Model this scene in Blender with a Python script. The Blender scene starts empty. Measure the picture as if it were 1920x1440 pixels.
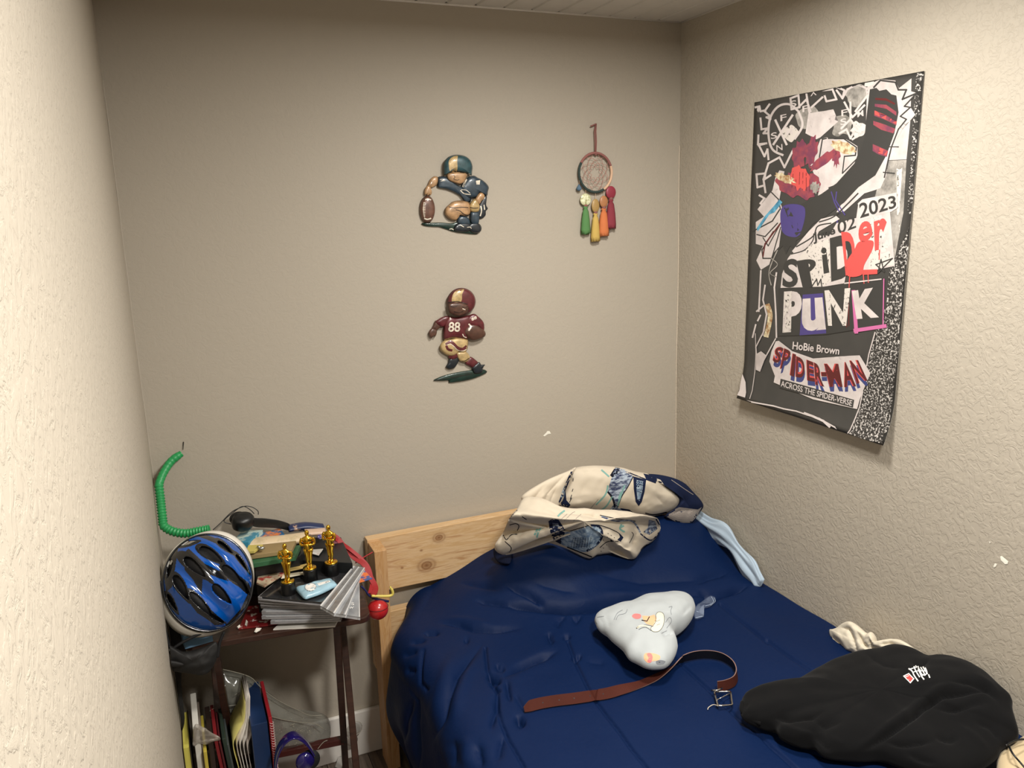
import bpy, bmesh, math, random
import numpy as np
from mathutils import Vector, Matrix, noise
from mathutils.bvhtree import BVHTree
random.seed(7)
SC = bpy.context.scene
COL = SC.collection
PI = math.pi

# ------------------------------------------------------------ camera
F_PX = 1505.7
YAW, PITCH, ROLL = -0.4052, 0.2082, -0.0294
CAM = Vector((-1.7424, -2.4839, 1.8081))
_w = Vector((-math.sin(YAW)*math.cos(PITCH), math.cos(YAW)*math.cos(PITCH), -math.sin(PITCH)))
_r0 = Vector((math.cos(YAW), math.sin(YAW), 0)); _u0 = _r0.cross(_w)
CR = math.cos(ROLL)*_r0 + math.sin(ROLL)*_u0
CU = -math.sin(ROLL)*_r0 + math.cos(ROLL)*_u0
CW = _w
cd = bpy.data.cameras.new('camera'); co = bpy.data.objects.new('camera', cd); COL.objects.link(co)
cd.sensor_width = 36; cd.lens = F_PX/1920*36; cd.clip_start = 0.02
m = Matrix.Identity(4)
for i in range(3):
    m[i][0] = CR[i]; m[i][1] = CU[i]; m[i][2] = -CW[i]; m[i][3] = CAM[i]
co.matrix_world = m
SC.camera = co

# ------------------------------------------------------------ world, lamps, exposure
wd = bpy.data.worlds.new('world'); SC.world = wd; wd.use_nodes = True
wd.node_tree.nodes['Background'].inputs[0].default_value = (0.5, 0.55, 0.65, 1)
wd.node_tree.nodes['Background'].inputs[1].default_value = 0.05
SC.view_settings.view_transform = 'Standard'; SC.view_settings.look = 'None'
SC.view_settings.gamma = 1; SC.view_settings.exposure = 0.0
SC.view_settings.use_curve_mapping = False
def lamp(name, loc, rad, power, col, kind='POINT', rot=(0, 0, 0)):
    l = bpy.data.lights.new(name, kind); l.energy = power; l.color = col
    if kind == 'POINT': l.shadow_soft_size = rad
    else: l.shape = 'DISK'; l.size = rad*2
    o = bpy.data.objects.new(name, l); o.location = loc; o.rotation_euler = rot; COL.objects.link(o); return o
lamp('ceiling_lamp', (-1.0, -2.2, 2.38), 0.13, 49, (1.0, 0.965, 0.905), 'AREA')
lamp('ceiling_lamp_inner', (-0.66, -1.02, 2.38), 0.13, 24, (1.0, 0.965, 0.905), 'AREA')

# ------------------------------------------------------------ pixel <-> place helpers (1920 x 1440 frame)
def ray(x, y): return CW + CR*((x-960)/F_PX) - CU*((y-720)/F_PX)
def atY(x, y, Y): d = ray(x, y); return CAM + d*((Y-CAM.y)/d.y)
def atX(x, y, X): d = ray(x, y); return CAM + d*((X-CAM.x)/d.x)
def atZ(x, y, Z): d = ray(x, y); return CAM + d*((Z-CAM.z)/d.z)
def toPx(p):
    d = Vector(p)-CAM; z = d.dot(CW)
    return (960+F_PX*d.dot(CR)/z, 720-F_PX*d.dot(CU)/z)

# ------------------------------------------------------------ materials
def lin(c):
    c = c/255
    return c/12.92 if c <= 0.04045 else ((c+0.055)/1.055)**2.4
def rgb(r, g, b, k=1.0): return (lin(r)*k, lin(g)*k, lin(b)*k, 1)
class NT:
    def __init__(s, name):
        s.m = bpy.data.materials.new(name); s.m.use_nodes = True
        s.t = s.m.node_tree; s.b = s.t.nodes['Principled BSDF']; s.L = s.t.links
    def n(s, ty, **kw):
        x = s.t.nodes.new(ty)
        for k, v in kw.items():
            if k.startswith('i_'):
                x.inputs[int(k[2:]) if k[2:].isdigit() else k[2:]].default_value = v
            else: setattr(x, k, v)
        return x
    def l(s, a, b): s.L.new(a, b)
    def coord(s, scale=(1, 1, 1), kind='Object'):
        tc = s.n('ShaderNodeTexCoord'); mp = s.n('ShaderNodeMapping'); mp.inputs['Scale'].default_value = scale
        s.l(tc.outputs[kind], mp.inputs[0]); return mp.outputs[0]
    def noise(s, vec, sc, det=3, rough=0.5, dist=0.0):
        x = s.n('ShaderNodeTexNoise'); x.inputs['Scale'].default_value = sc; x.inputs['Detail'].default_value = det
        x.inputs['Roughness'].default_value = rough; x.inputs['Distortion'].default_value = dist
        s.l(vec, x.inputs['Vector']); return x.outputs['Fac']
    def ramp(s, fac, stops, interp='LINEAR'):
        x = s.n('ShaderNodeValToRGB'); cr = x.color_ramp; cr.interpolation = interp
        while len(cr.elements) < len(stops): cr.elements.new(0.5)
        for e, (p, c) in zip(cr.elements, stops): e.position = p; e.color = c
        s.l(fac, x.inputs[0]); return x.outputs[0]
    def bump(s, h, strength, dist=0.01, prev=None):
        x = s.n('ShaderNodeBump'); x.inputs['Strength'].default_value = strength; x.inputs['Distance'].default_value = dist
        s.l(h, x.inputs['Height'])
        if prev is not None: s.l(prev, x.inputs['Normal'])
        s.l(x.outputs[0], s.b.inputs['Normal']); return x.outputs[0]
def mat(name, c, rough=0.6, metal=0.0, var=0.08, vs=12, bump=0.0, bs=60, bd=0.002, coat=0.0, spec=None, sheen=0.0):
    k = NT(name); b = k.b
    v = k.coord(); f = k.noise(v, vs)
    lo = tuple(x*(1-var) for x in c[:3])+(1,); hi = tuple(min(1, x*(1+var)) for x in c[:3])+(1,)
    k.l(k.ramp(f, [(0.3, lo), (0.7, hi)]), b.inputs['Base Color'])
    b.inputs['Roughness'].default_value = rough; b.inputs['Metallic'].default_value = metal
    if coat: b.inputs['Coat Weight'].default_value = coat; b.inputs['Coat Roughness'].default_value = 0.08
    if spec is not None: b.inputs['Specular IOR Level'].default_value = spec
    if sheen: b.inputs['Sheen Weight'].default_value = sheen
    if bump: k.bump(k.noise(v, bs, 4), bump, bd)
    return k.m
def two_tone(name, c1, c2, scale, lo, hi, rough=0.6, det=6, stretch=(1, 1, 1), coat=0):
    k = NT(name); v = k.coord(stretch); f = k.noise(v, scale, det, 0.65)
    k.l(k.ramp(f, [(lo, c1), (hi, c2)]), k.b.inputs['Base Color']); k.b.inputs['Roughness'].default_value = rough
    if coat: k.b.inputs['Coat Weight'].default_value = coat
    return k.m
def clear(name, c, alpha, rough=0.1):
    k = NT(name); k.b.inputs['Base Color'].default_value = c; k.b.inputs['Roughness'].default_value = rough
    v = k.coord(); f = k.noise(v, 9, 3)
    mr = k.n('ShaderNodeMapRange'); mr.inputs['From Min'].default_value = 0.3; mr.inputs['From Max'].default_value = 0.7
    mr.inputs['To Min'].default_value = alpha*0.6; mr.inputs['To Max'].default_value = min(1, alpha*1.4)
    k.l(f, mr.inputs[0]); k.l(mr.outputs[0], k.b.inputs['Alpha'])
    return k.m

def wall_mat(name, c, strength=0.5, stretch=(1, 1, 1)):
    k = NT(name); v = k.coord(stretch)
    big = k.noise(v, 1.3, 2); k.l(k.ramp(big, [(0.3, tuple(x*0.965 for x in c[:3])+(1,)), (0.7, c)]), k.b.inputs['Base Color'])
    k.b.inputs['Roughness'].default_value = 0.62; k.b.inputs['Specular IOR Level'].default_value = 0.3
    n1 = k.noise(v, 46, 5, 0.58, 1.3)
    blobs = k.ramp(n1, [(0.44, (0, 0, 0, 1)), (0.53, (0.75, 0.75, 0.75, 1)), (0.72, (1, 1, 1, 1))])
    n2 = k.noise(v, 130, 3)
    mx = k.n('ShaderNodeMath', operation='MULTIPLY_ADD'); mx.inputs[1].default_value = 0.16
    k.l(n2, mx.inputs[0]); k.l(blobs, mx.inputs[2])
    k.bump(mx.outputs[0], strength, 0.0022)
    return k.m
WALLC = (0.44, 0.392, 0.320, 1)
M = {}
M['wall_back'] = wall_mat('painted_wall_back', WALLC, 0.15)
M['wall_side'] = wall_mat('painted_wall_side', WALLC, 0.42)
M['ceil'] = mat('ceiling_white', rgb(212, 208, 200), 0.6, var=0.03, bump=0.1)
M['white_trim'] = mat('white_trim', rgb(225, 220, 212), 0.4, var=0.03)
M['gap'] = mat('dark_gap', rgb(30, 26, 22), 0.9)

def pine(name, base=(214, 182, 140), dark=(184, 142, 98), knots=(), along='X'):
    k = NT(name)
    st = (1.6, 9, 16) if along == 'X' else (16, 9, 1.6)
    v = k.coord(st)
    f1 = k.noise(v, 3.0, 5, 0.55, 1.6)
    col = k.ramp(f1, [(0.32, rgb(*dark)), (0.46, rgb(*base)), (0.58, rgb(base[0]-14, base[1]-20, base[2]-26)), (0.68, rgb(*base))])
    tc = k.n('ShaderNodeTexCoord')
    for (kx, ky, kz, r) in knots:
        sub = k.n('ShaderNodeVectorMath', operation='SUBTRACT'); sub.inputs[1].default_value = (kx, ky, kz)
        k.l(tc.outputs['Object'], sub.inputs[0])
        mul = k.n('ShaderNodeVectorMath', operation='MULTIPLY'); mul.inputs[1].default_value = (0.75, 0, 1)
        k.l(sub.outputs[0], mul.inputs[0])
        ln = k.n('ShaderNodeVectorMath', operation='LENGTH'); k.l(mul.outputs[0], ln.inputs[0])
        dv = k.n('ShaderNodeMath', operation='DIVIDE'); dv.inputs[1].default_value = r; k.l(ln.outputs['Value'], dv.inputs[0])
        fac = k.ramp(dv.outputs[0], [(0.0, (1, 1, 1, 1)), (0.22, (0.6, 0.6, 0.6, 1)), (0.30, (0.9, 0.9, 0.9, 1)), (0.42, (0.25, 0.25, 0.25, 1)), (0.55, (0.5, 0.5, 0.5, 1)), (0.7, (0.1, 0.1, 0.1, 1)), (1.0, (0, 0, 0, 1))])
        mx = k.n('ShaderNodeMix', data_type='RGBA'); k.l(fac, mx.inputs[0]); k.l(col, mx.inputs[6]); mx.inputs[7].default_value = rgb(128, 84, 48)
        col = mx.outputs[2]
    k.l(col, k.b.inputs['Base Color']); k.b.inputs['Roughness'].default_value = 0.55
    k.bump(f1, 0.12, 0.002)
    return k.m

# ------------------------------------------------------------ object helpers
def tag(o, label=None, cat=None, group=None, kind=None):
    if label: o['label'] = label
    if cat: o['category'] = cat
    if group: o['group'] = group
    if kind: o['kind'] = kind
    return o
def empty(name, loc, label, cat, group=None):
    o = bpy.data.objects.new(name, None); o.location = loc; o.empty_display_size = 0.05; COL.objects.link(o)
    o.matrix_world = Matrix.Translation(loc)
    return tag(o, label, cat, group)
def mk(name, V, Fc, mats, parent=None, smooth=True, mi=None, frame=None):
    me = bpy.data.meshes.new(name); me.from_pydata([tuple(v) for v in V], [], Fc); me.validate(); me.update()
    if not isinstance(mats, (list, tuple)): mats = [mats]
    for x in mats: me.materials.append(x)
    if mi is not None and len(mi) == len(me.polygons): me.polygons.foreach_set('material_index', mi)
    if smooth: me.polygons.foreach_set('use_smooth', [True]*len(me.polygons))
    o = bpy.data.objects.new(name, me); COL.objects.link(o)
    base = frame if frame is not None else Matrix.Identity(4)
    o.matrix_world = base
    if parent is not None:
        o.parent = parent; o.matrix_parent_inverse = parent.matrix_world.inverted()
    return o
def fix(o):
    bm = bmesh.new(); bm.from_mesh(o.data); bmesh.ops.recalc_face_normals(bm, faces=bm.faces); bm.to_mesh(o.data); bm.free(); return o
class MB:
    def __init__(s): s.v = []; s.f = []; s.m = []
    def add(s, V, Fc, mi=0):
        b = len(s.v); s.v += [Vector(x) for x in V]; s.f += [tuple(i+b for i in q) for q in Fc]; s.m += [mi]*len(Fc); return s
    def build(s, name, mats, parent=None, smooth=True, bevel=0.0, frame=None):
        o = mk(name, s.v, s.f, mats, parent, smooth, s.m, frame); fix(o)
        if bevel:
            md = o.modifiers.new('bevel', 'BEVEL'); md.width = bevel; md.segments = 2; md.limit_method = 'ANGLE'; md.angle_limit = 0.7
        return o
BOXF = [(0, 3, 2, 1), (4, 5, 6, 7), (0, 1, 5, 4), (1, 2, 6, 5), (2, 3, 7, 6), (3, 0, 4, 7)]
def boxv(x0, x1, y0, y1, z0, z1): return [(x0, y0, z0), (x1, y0, z0), (x1, y1, z0), (x0, y1, z0), (x0, y0, z1), (x1, y0, z1), (x1, y1, z1), (x0, y1, z1)]
def box(name, b, mt, parent=None, bevel=0.003, kind=None):
    o = MB().add(boxv(*b), BOXF).build(name, mt, parent, smooth=False, bevel=bevel)
    if kind: o['kind'] = kind
    return o
def slabv(q, t, up=Vector((0, 0, 1))):
    q = [Vector(x) for x in q]; return [x-up*t for x in q]+q
def tubeg(path, rad, seg=8, cap=True, flat=None):
    path = [Vector(p) for p in path]; n = len(path)
    if not hasattr(rad, '__len__'): rad = [rad]*n
    V = []; Fc = []
    t0 = (path[1]-path[0]).normalized(); nrm = t0.orthogonal().normalized()
    for i, p in enumerate(path):
        t = (path[min(i+1, n-1)]-path[max(i-1, 0)]).normalized()
        nrm = (nrm-t*nrm.dot(t));
        nrm = nrm.normalized() if nrm.length > 1e-6 else t.orthogonal().normalized()
        b = t.cross(nrm)
        for j in range(seg):
            a = 2*PI*j/seg; V.append(p+(nrm*math.cos(a)+b*math.sin(a))*rad[i])
    for i in range(n-1):
        for j in range(seg):
            k = (j+1) % seg; Fc.append((i*seg+j, i*seg+k, (i+1)*seg+k, (i+1)*seg+j))
    if cap:
        Fc.append(tuple(range(seg))[::-1]); Fc.append(tuple((n-1)*seg+j for j in range(seg)))
    return V, Fc
def cr(pts, n, closed=False):
    """Catmull-Rom through points, n samples in all"""
    pts = [Vector(p) for p in pts]; N = len(pts); out = []
    segs = N if closed else N-1
    for i in range(n):
        u = i/(n if closed else n-1)*segs; k = min(int(u), segs-1); f = u-k
        g = (lambda q: pts[q % N]) if closed else (lambda q: pts[max(0, min(N-1, q))])
        a, b, c, d = g(k-1), g(k), g(k+1), g(k+2)
        out.append(0.5*((2*b)+(c-a)*f+(2*a-5*b+4*c-d)*f*f+(3*b-a-3*c+d)*f**3))
    return out
def lathe(prof, seg=20, sx=1, sy=1):
    V = []; Fc = []
    for (r, z) in prof:
        for j in range(seg):
            a = 2*PI*j/seg; V.append((r*math.cos(a)*sx, r*math.sin(a)*sy, z))
    for i in range(len(prof)-1):
        for j in range(seg):
            k = (j+1) % seg; Fc.append((i*seg+j, i*seg+k, (i+1)*seg+k, (i+1)*seg+j))
    Fc.append(tuple(range(seg))[::-1]); Fc.append(tuple((len(prof)-1)*seg+j for j in range(seg)))
    return V, Fc
def ell(c, r, seg=16, rings=10, M3=None):
    V = []; Fc = []; c = Vector(c)
    for i in range(rings+1):
        t = PI*i/rings
        for j in range(seg):
            a = 2*PI*j/seg; p = Vector((r[0]*math.sin(t)*math.cos(a), r[1]*math.sin(t)*math.sin(a), r[2]*math.cos(t)))
            V.append(c+(M3 @ p if M3 else p))
    for i in range(rings):
        for j in range(seg):
            k = (j+1) % seg; Fc.append((i*seg+j, i*seg+k, (i+1)*seg+k, (i+1)*seg+j))
    return V, Fc
def segd(px, py, pl):
    best = 1e9
    for (x0, y0), (x1, y1) in zip(pl[:-1], pl[1:]):
        dx, dy = x1-x0, y1-y0; L = dx*dx+dy*dy or 1e-9
        t = max(0, min(1, ((px-x0)*dx+(py-y0)*dy)/L)); d = math.hypot(px-x0-t*dx, py-y0-t*dy)
        if d < best: best = d; tb = t
    return best
def blob(name, outline, nrm, up, down, mt, parent=None, rings=24, seg=96, disp=None, power=2.0, center=None, zmin=None, build=True, sub=None):
    """cushion-like body: closed outline in 3-D, swelling 'up' along nrm and 'down' against it"""
    nrm = Vector(nrm).normalized(); P = cr(outline, seg, True)
    c = Vector(center) if center is not None else sum(P, Vector())/seg
    V = []; Fc = []; side = []
    for sgn, h in ((1, up), (-1, down)):
        for i in range(rings):
            r = i/rings if sgn == 1 else i/rings
            for j in range(seg):
                if i == 0 and j > 0: continue
                p = c+(P[j]-c)*r
                V.append(p+nrm*(sgn*h*(1-r**power)**0.5)); side.append(sgn)
        if sgn == 1: nb = len(V)
    rim0 = len(V)
    for j in range(seg): V.append(P[j].copy()); side.append(0)
    def idx(off, i, j):
        if i == rings: return rim0+j % seg
        return off if i == 0 else off+1+(i-1)*seg+j % seg
    for off, fl in ((0, False), (nb, True)):
        for i in range(rings):
            for j in range(seg):
                q = (idx(off, i, j), idx(off, i, j+1), idx(off, i+1, j+1), idx(off, i+1, j))
                if i == 0: q = (q[0], q[2], q[3])
                Fc.append(q[::-1] if fl else q)
    if disp:
        for k, v in enumerate(V):
            if side[k] >= 0:
                px, py = toPx(v); V[k] = v+nrm*disp(v, px, py)*(1 if side[k] else 0.3)
    if zmin is not None:
        for k, v in enumerate(V):
            zm = zmin(v) if callable(zmin) else zmin
            if v.z < zm: V[k] = Vector((v.x, v.y, zm+0.0005*side[k]))
    if not build: return V, Fc
    o = mk(name, V, Fc, mt, parent); fix(o); return o
CW_, CA_, CUSP = 0.8, 1.0, False
def creases(lst, conv=None):
    L = []
    for pl, wid, amp in lst:
        xs = [p[0] for p in pl]; ys = [p[1] for p in pl]; w = wid*CW_
        cum = [0]
        for a, b in zip(pl[:-1], pl[1:]): cum.append(cum[-1]+math.hypot(b[0]-a[0], b[1]-a[1]))
        L.append((pl, w, amp*CA_*(0.6 if amp > 0 else 1), min(xs)-4*w, max(xs)+4*w, min(ys)-4*w, max(ys)+4*w, cum))
    cusp = CUSP
    def f(px, py):
        s = 0
        for pl, wid, amp, a, b, c, d, cum in L:
            if a < px < b and c < py < d:
                best = 1e9; bs = 0
                for k in range(len(pl)-1):
                    x0, y0 = pl[k]; dx, dy = pl[k+1][0]-x0, pl[k+1][1]-y0; LL = dx*dx+dy*dy or 1e-9
                    t = max(0, min(1, ((px-x0)*dx+(py-y0)*dy)/LL)); dd = math.hypot(px-x0-t*dx, py-y0-t*dy)
                    if dd < best: best = dd; bs = cum[k]+t*(cum[k+1]-cum[k])
                q = best/wid
                if q < 4:
                    e = min(bs, cum[-1]-bs)/(0.25*cum[-1]+1e-6)
                    tp = 1 if cusp == 'seam' else 0.15+0.85*min(1, e)
                    if cusp is True and amp < 0: s += amp*tp*(0.62*math.exp(-1.7*q)+0.38*math.exp(-q*q*0.45))*1.15
                    else: s += amp*tp*math.exp(-q*q)
        return s
    return f
# ---- prints: flat shapes laid on a surface
def bvh_of(o):
    bm = bmesh.new(); bm.from_mesh(o.data); bm.transform(o.matrix_world); t = BVHTree.FromBMesh(bm); bm.free(); return t
class Print:
    """collects flat shapes given in the frame's pixels and lays them on an object's surface as thin ink layers"""
    def __init__(s, target, maxlen=9, step=0.00012):
        s.t = bvh_of(target); s.V = []; s.F = []; s.M = []; s.maxlen = maxlen; s.layer = 1; s.step = step
    def _add(s, bm, mi):
        for it in range(7):
            es = [e for e in bm.edges if e.calc_length() > s.maxlen]
            if not es: break
            bmesh.ops.subdivide_edges(bm, edges=es, cuts=1); bmesh.ops.triangulate(bm, faces=[f for f in bm.faces if len(f.verts) > 3])
        mp = {}
        off = 0.0004+s.step*s.layer
        for v in bm.verts:
            d = ray(v.co.x, v.co.y).normalized(); h = s.t.ray_cast(CAM, d)
            if h[0] is None: mp[v.index] = None; continue
            n = h[1]; n = n if n.dot(d) < 0 else -n
            mp[v.index] = len(s.V); s.V.append(h[0]+n*off)
        for f in bm.faces:
            q = [mp[v.index] for v in f.verts]
            if None in q: continue
            P = [s.V[i] for i in q]; L = max((P[i]-P[i-1]).length for i in range(len(P)))
            if L > 0.05: continue
            s.F.append(tuple(q)); s.M.append(mi)
        bm.free()
    def poly(s, pts, mi, smooth=0):
        if smooth: pts = [(p.x, p.y) for p in cr([Vector((x, y, 0)) for x, y in pts], smooth, True)]
        bm = bmesh.new(); vs = [bm.verts.new((x, y, 0)) for x, y in pts]
        try: f = bm.faces.new(vs)
        except ValueError: bm.free(); return
        bmesh.ops.triangulate(bm, faces=[f]); bm.verts.index_update(); bm.verts.ensure_lookup_table(); s._reindex(bm, mi)
    def _reindex(s, bm, mi):
        for it in range(7):
            es = [e for e in bm.edges if e.calc_length() > s.maxlen]
            if not es: break
            bmesh.ops.subdivide_edges(bm, edges=es, cuts=1); bmesh.ops.triangulate(bm, faces=[f for f in bm.faces if len(f.verts) > 3])
        bm.verts.index_update(); s._add(bm, mi)
    def stroke(s, pts, w, mi, n=None, taper=False, closed=False):
        n = n or max(6, len(pts)*6)
        P = cr([Vector((x, y, 0)) for x, y in pts], n, closed); bm = bmesh.new(); row = []
        N = len(P)
        for i, p in enumerate(P):
            t = (P[(i+1) % N if closed else min(i+1, N-1)]-P[(i-1) if closed else max(i-1, 0)])
            t = t.normalized() if t.length > 1e-6 else Vector((1, 0, 0)); q = Vector((-t.y, t.x, 0))
            ww = w*0.5*((math.sin(PI*(0.06+0.88*i/(N-1))))**0.6 if taper else 1)
            row.append((bm.verts.new(p+q*ww), bm.verts.new(p-q*ww)))
        rr = range(N) if closed else range(N-1)
        for i in rr:
            a, b = row[i], row[(i+1) % N]
            try: bm.faces.new((a[0], a[1], b[1], b[0]))
            except ValueError: pass
        s._reindex(bm, mi)
    def lines(s, pl, w, mi):
        for a, b in zip(pl[:-1], pl[1:]):
            dx, dy = b[0]-a[0], b[1]-a[1]; L = math.hypot(dx, dy) or 1; nx, ny = -dy/L*w/2, dx/L*w/2; ex, ey = dx/L*w*0.4, dy/L*w*0.4
            s.poly([(a[0]+nx-ex, a[1]+ny-ey), (a[0]-nx-ex, a[1]-ny-ey), (b[0]-nx+ex, b[1]-ny+ey), (b[0]+nx+ex, b[1]+ny+ey)], mi)
    def text(s, body, quad, mi, bold=0.0, shear=0.0):
        """quad: pixel corners bottom-left, bottom-right, top-right, top-left"""
        cu = bpy.data.curves.new('t', 'FONT'); cu.body = body; cu.offset = bold; cu.shear = shear; cu.resolution_u = 4
        o = bpy.data.objects.new('t', cu); COL.objects.link(o)
        dg = bpy.context.evaluated_depsgraph_get(); dg.update(); me = bpy.data.meshes.new_from_object(o.evaluated_get(dg))
        bpy.data.objects.remove(o); bpy.data.curves.remove(cu)
        xs = [v.co.x for v in me.vertices]; ys = [v.co.y for v in me.vertices]
        if not xs: return
        x0, x1, y0, y1 = min(xs), max(xs), min(ys), max(ys)
        bm = bmesh.new(); bm.from_mesh(me); bpy.data.meshes.remove(me)
        BL, BR, TR, TL = [Vector(q) for q in quad]
        for v in bm.verts:
            u = (v.co.x-x0)/(x1-x0 or 1); w = (v.co.y-y0)/(y1-y0 or 1)
            p = (BL*(1-u)+BR*u)*(1-w)+(TL*(1-u)+TR*u)*w; v.co = (p.x, p.y, 0)
        bmesh.ops.triangulate(bm, faces=bm.faces[:]); s._reindex(bm, mi)
    def up(s, k=1): s.layer += k
    def build(s, name, mats, parent):
        return mk(name, s.V, s.F, mats, parent, smooth=False, mi=s.M)

# ============================================================ ROOM
W = 1.829; H = 2.44; YB = -5.4
def wallbox(name, b, mt): return box(name, b, mt, bevel=0, kind='structure')
wb = wallbox('wall_back', (-W-0.1, 0.1, 0, 0.1, 0, H), M['wall_back'])
wr = wallbox('wall_right', (0, 0.1, YB, 0, 0, H), M['wall_side'])
wl = wallbox('wall_left', (-W-0.1, -W, YB, 0, 0, H), M['wall_side'])
wallbox('wall_front', (-W-0.1, 0.1, YB-0.1, YB, 0, H), M['wall_side'])
ce = wallbox('ceiling', (-W-0.1, 0.1, YB-0.1, 0.1, H+0.013, H+0.1), M['ceil'])
PX0 = -W-0.06
pl0 = MB()
def plank_v(x0, x1):   # board with a v-joint at each long edge
    c = 0.006; z0 = H+0.0125; z1 = H
    V = []
    for y in (YB, 0.0): V += [(x0, y, z0), (x0+0.001, y, z1+0.007), (x0+c, y, z1), (x1-c, y, z1), (x1-0.001, y, z1+0.007), (x1, y, z0)]
    Fc = [(i, (i+1) % 6, (i+1) % 6+6, i+6) for i in range(6)]+[(5, 4, 3, 2, 1, 0), (6, 7, 8, 9, 10, 11)]
    return V, Fc
x = -0.0455; first = None; k = 0
PW = 0.0955
for k in range(20):
    x1 = -PW*k; x0 = x1-PW
    if x1 < -W: break
    if first is None:
        first = MB().add(*plank_v(-PW/2, PW/2)).build('plank', M['ceil'], ce, smooth=False); o = first
    else:
        o = first.copy(); COL.objects.link(o)
    o.location = ((x0+x1)/2, 0, 0)
# caulk beads at the ceiling edge
MB().add(*tubeg([(-W, -0.001, H), (-0.9, -0.001, H-0.001), (0, -0.001, H)], 0.004, 6)).build('trim_1', M['white_trim'])['kind'] = 'structure'
MB().add(*tubeg([(-0.001, 0, H), (-0.001, -1.5, H-0.001), (-0.001, -3, H)], 0.004, 6)).build('trim_2', M['white_trim'])['kind'] = 'structure'
# caulked inner corner: slightly wavy bead of paint
cp = [(-0.0015+0.0012*math.sin(z*9), -0.0015, z) for z in np.linspace(0.6, 2.03, 30)]
MB().add(*tubeg(cp, 0.0022, 6)).build('trim_3', wall_mat('corner_paint', (0.62, 0.54, 0.43, 1), 0.3))['kind'] = 'structure'
cp = [(-W+0.0005+0.0008*math.sin(z*7)+0.0004*math.sin(z*31), -0.0005, z) for z in np.linspace(0.5, 2.2, 60)]
MB().add(*tubeg(cp, 0.0026, 6)).build('trim_4', M['wall_back'])['kind'] = 'structure'
# floor: grey wood planks
fl = wallbox('floor', (-W-0.1, 0.1, YB-0.1, 0.1, -0.1, -0.012), M['gap'])
fm = two_tone('grey_laminate', rgb(70, 60, 52), rgb(120, 105, 92), 5, 0.35, 0.65, 0.4, stretch=(14, 1, 1))
fb = None; rr = random.Random(3)
for i in range(13):
    y = -0.5*(i % 2)*1.1
    segs = [(YB, -2.2+y*0.5), (-2.2+y*0.5, -0.9+y*0.5), (-0.9+y*0.5, 0)]
    for (a, b) in segs:
        x0 = -W+0.1406*i
        box('floor_plank', (x0+0.0008, x0+0.1398, a+0.0008, b-0.0008, -0.012, 0), fm, fl, bevel=0.0012)
bb = MB().add(boxv(-W, 0, -0.016, 0, 0, 0.165), BOXF).build('baseboard_back', M['white_trim'], smooth=False, bevel=0.004); bb['kind'] = 'structure'
bb = MB().add(boxv(-0.016, 0, YB, -0.016, 0, 0.165), BOXF).build('baseboard_right', M['white_trim'], smooth=False, bevel=0.004); bb['kind'] = 'structure'
bb = MB().add(boxv(-W, -W+0.016, YB, -0.016, 0, 0.165), BOXF).build('baseboard_left', M['white_trim'], smooth=False, bevel=0.004); bb['kind'] = 'structure'
# chips in the paint: plaster showing
chip = mat('bare_plaster', rgb(250, 246, 232), 0.7)
def chips(wall, lst, f, nrm):
    for pts in lst:
        V = [f(*p)+nrm*0.0012 for p in pts]; n = len(V); c = sum(V, Vector())/n+nrm*0.0006
        mk('paint_chip', V+[c], [(i, (i+1) % n, n) for i in range(n)], chip, wall)
chips(wb, [[(1018, 817), (1024, 811), (1026, 808), (1030, 808), (1033, 813), (1027, 814), (1021, 818)]], lambda x, y: atY(x, y, 0), Vector((0, -1, 0)))
chips(wr, [[(1876, 1043), (1879, 1042), (1891, 1052), (1890, 1057), (1885, 1058), (1877, 1050)], [(1863, 1062), (1866, 1056), (1870, 1057), (1868, 1062), (1864, 1064)], [(1855, 1015), (1858, 1016), (1856, 1019)]],
      lambda x, y: atX(x, y, 0), Vector((-1, 0, 0)))
mk('paint_chip', [atY(343, 828, 0)+Vector((0, -.002, 0)), atY(345, 828, 0)+Vector((0, -.002, 0)), atY(343.5, 843, 0)+Vector((0, -.003, 0)), atY(342.5, 843, 0)+Vector((0, -.003, 0))], [(0, 1, 2, 3)], M['gap'], wb)

# ============================================================ BED
bed = empty('bed_frame', (-0.6, -1.0, 0), 'plain pine bed frame with plank headboard against the back wall', 'bed')
wood_h = pine('pine_headboard', knots=[(atY(800, 1060, -.05).x, 0, atY(800, 1060, -.05).z, 0.04), (atY(823, 1005, -.05).x, 0, atY(823, 1008, -.05).z, 0.028), (atY(790, 1032, -.05).x, 0, atY(790, 1032, -.05).z, 0.007), (atY(754, 1065, -.05).x, 0, atY(754, 1065, -.05).z, 0.006)])
wood_p = pine('pine_post', base=(200, 160, 114), dark=(176, 130, 84), along='Z')
wood_2 = pine('pine_rail', base=(208, 176, 134))
box('headboard_plank', (-1.225, -0.02, -0.05, -0.012, 0.602, 0.79), wood_h, bed, 0.002)
box('headboard_plank', (-1.225, -0.02, -0.05, -0.012, 0.33, 0.525), wood_2, bed, 0.002)
box('bed_post', (-1.223, -1.183, -0.135, -0.05, 0, 0.782), wood_p, bed, 0.002)
box('bed_post', (-0.07, -0.03, -0.135, -0.05, 0, 0.782), wood_p, bed, 0.002)
box('side_rail', (-1.19, -1.152, -2.05, -0.135, 0.24, 0.38), wood_2, bed, 0.002)
box('side_rail', (-0.08, -0.042, -2.05, -0.135, 0.24, 0.38), wood_2, bed, 0.002)
box('foot_rail', (-1.19, -0.042, -2.09, -2.05, 0.0, 0.42), wood_2, bed, 0.002)
mt = MB().add(boxv(-1.16, -0.03, -2.04, -0.14, 0.385, 0.545), BOXF).build('mattress', mat('mattress_ticking', rgb(220, 214, 204), 0.8, bump=0.2), bevel=0.03)
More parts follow.
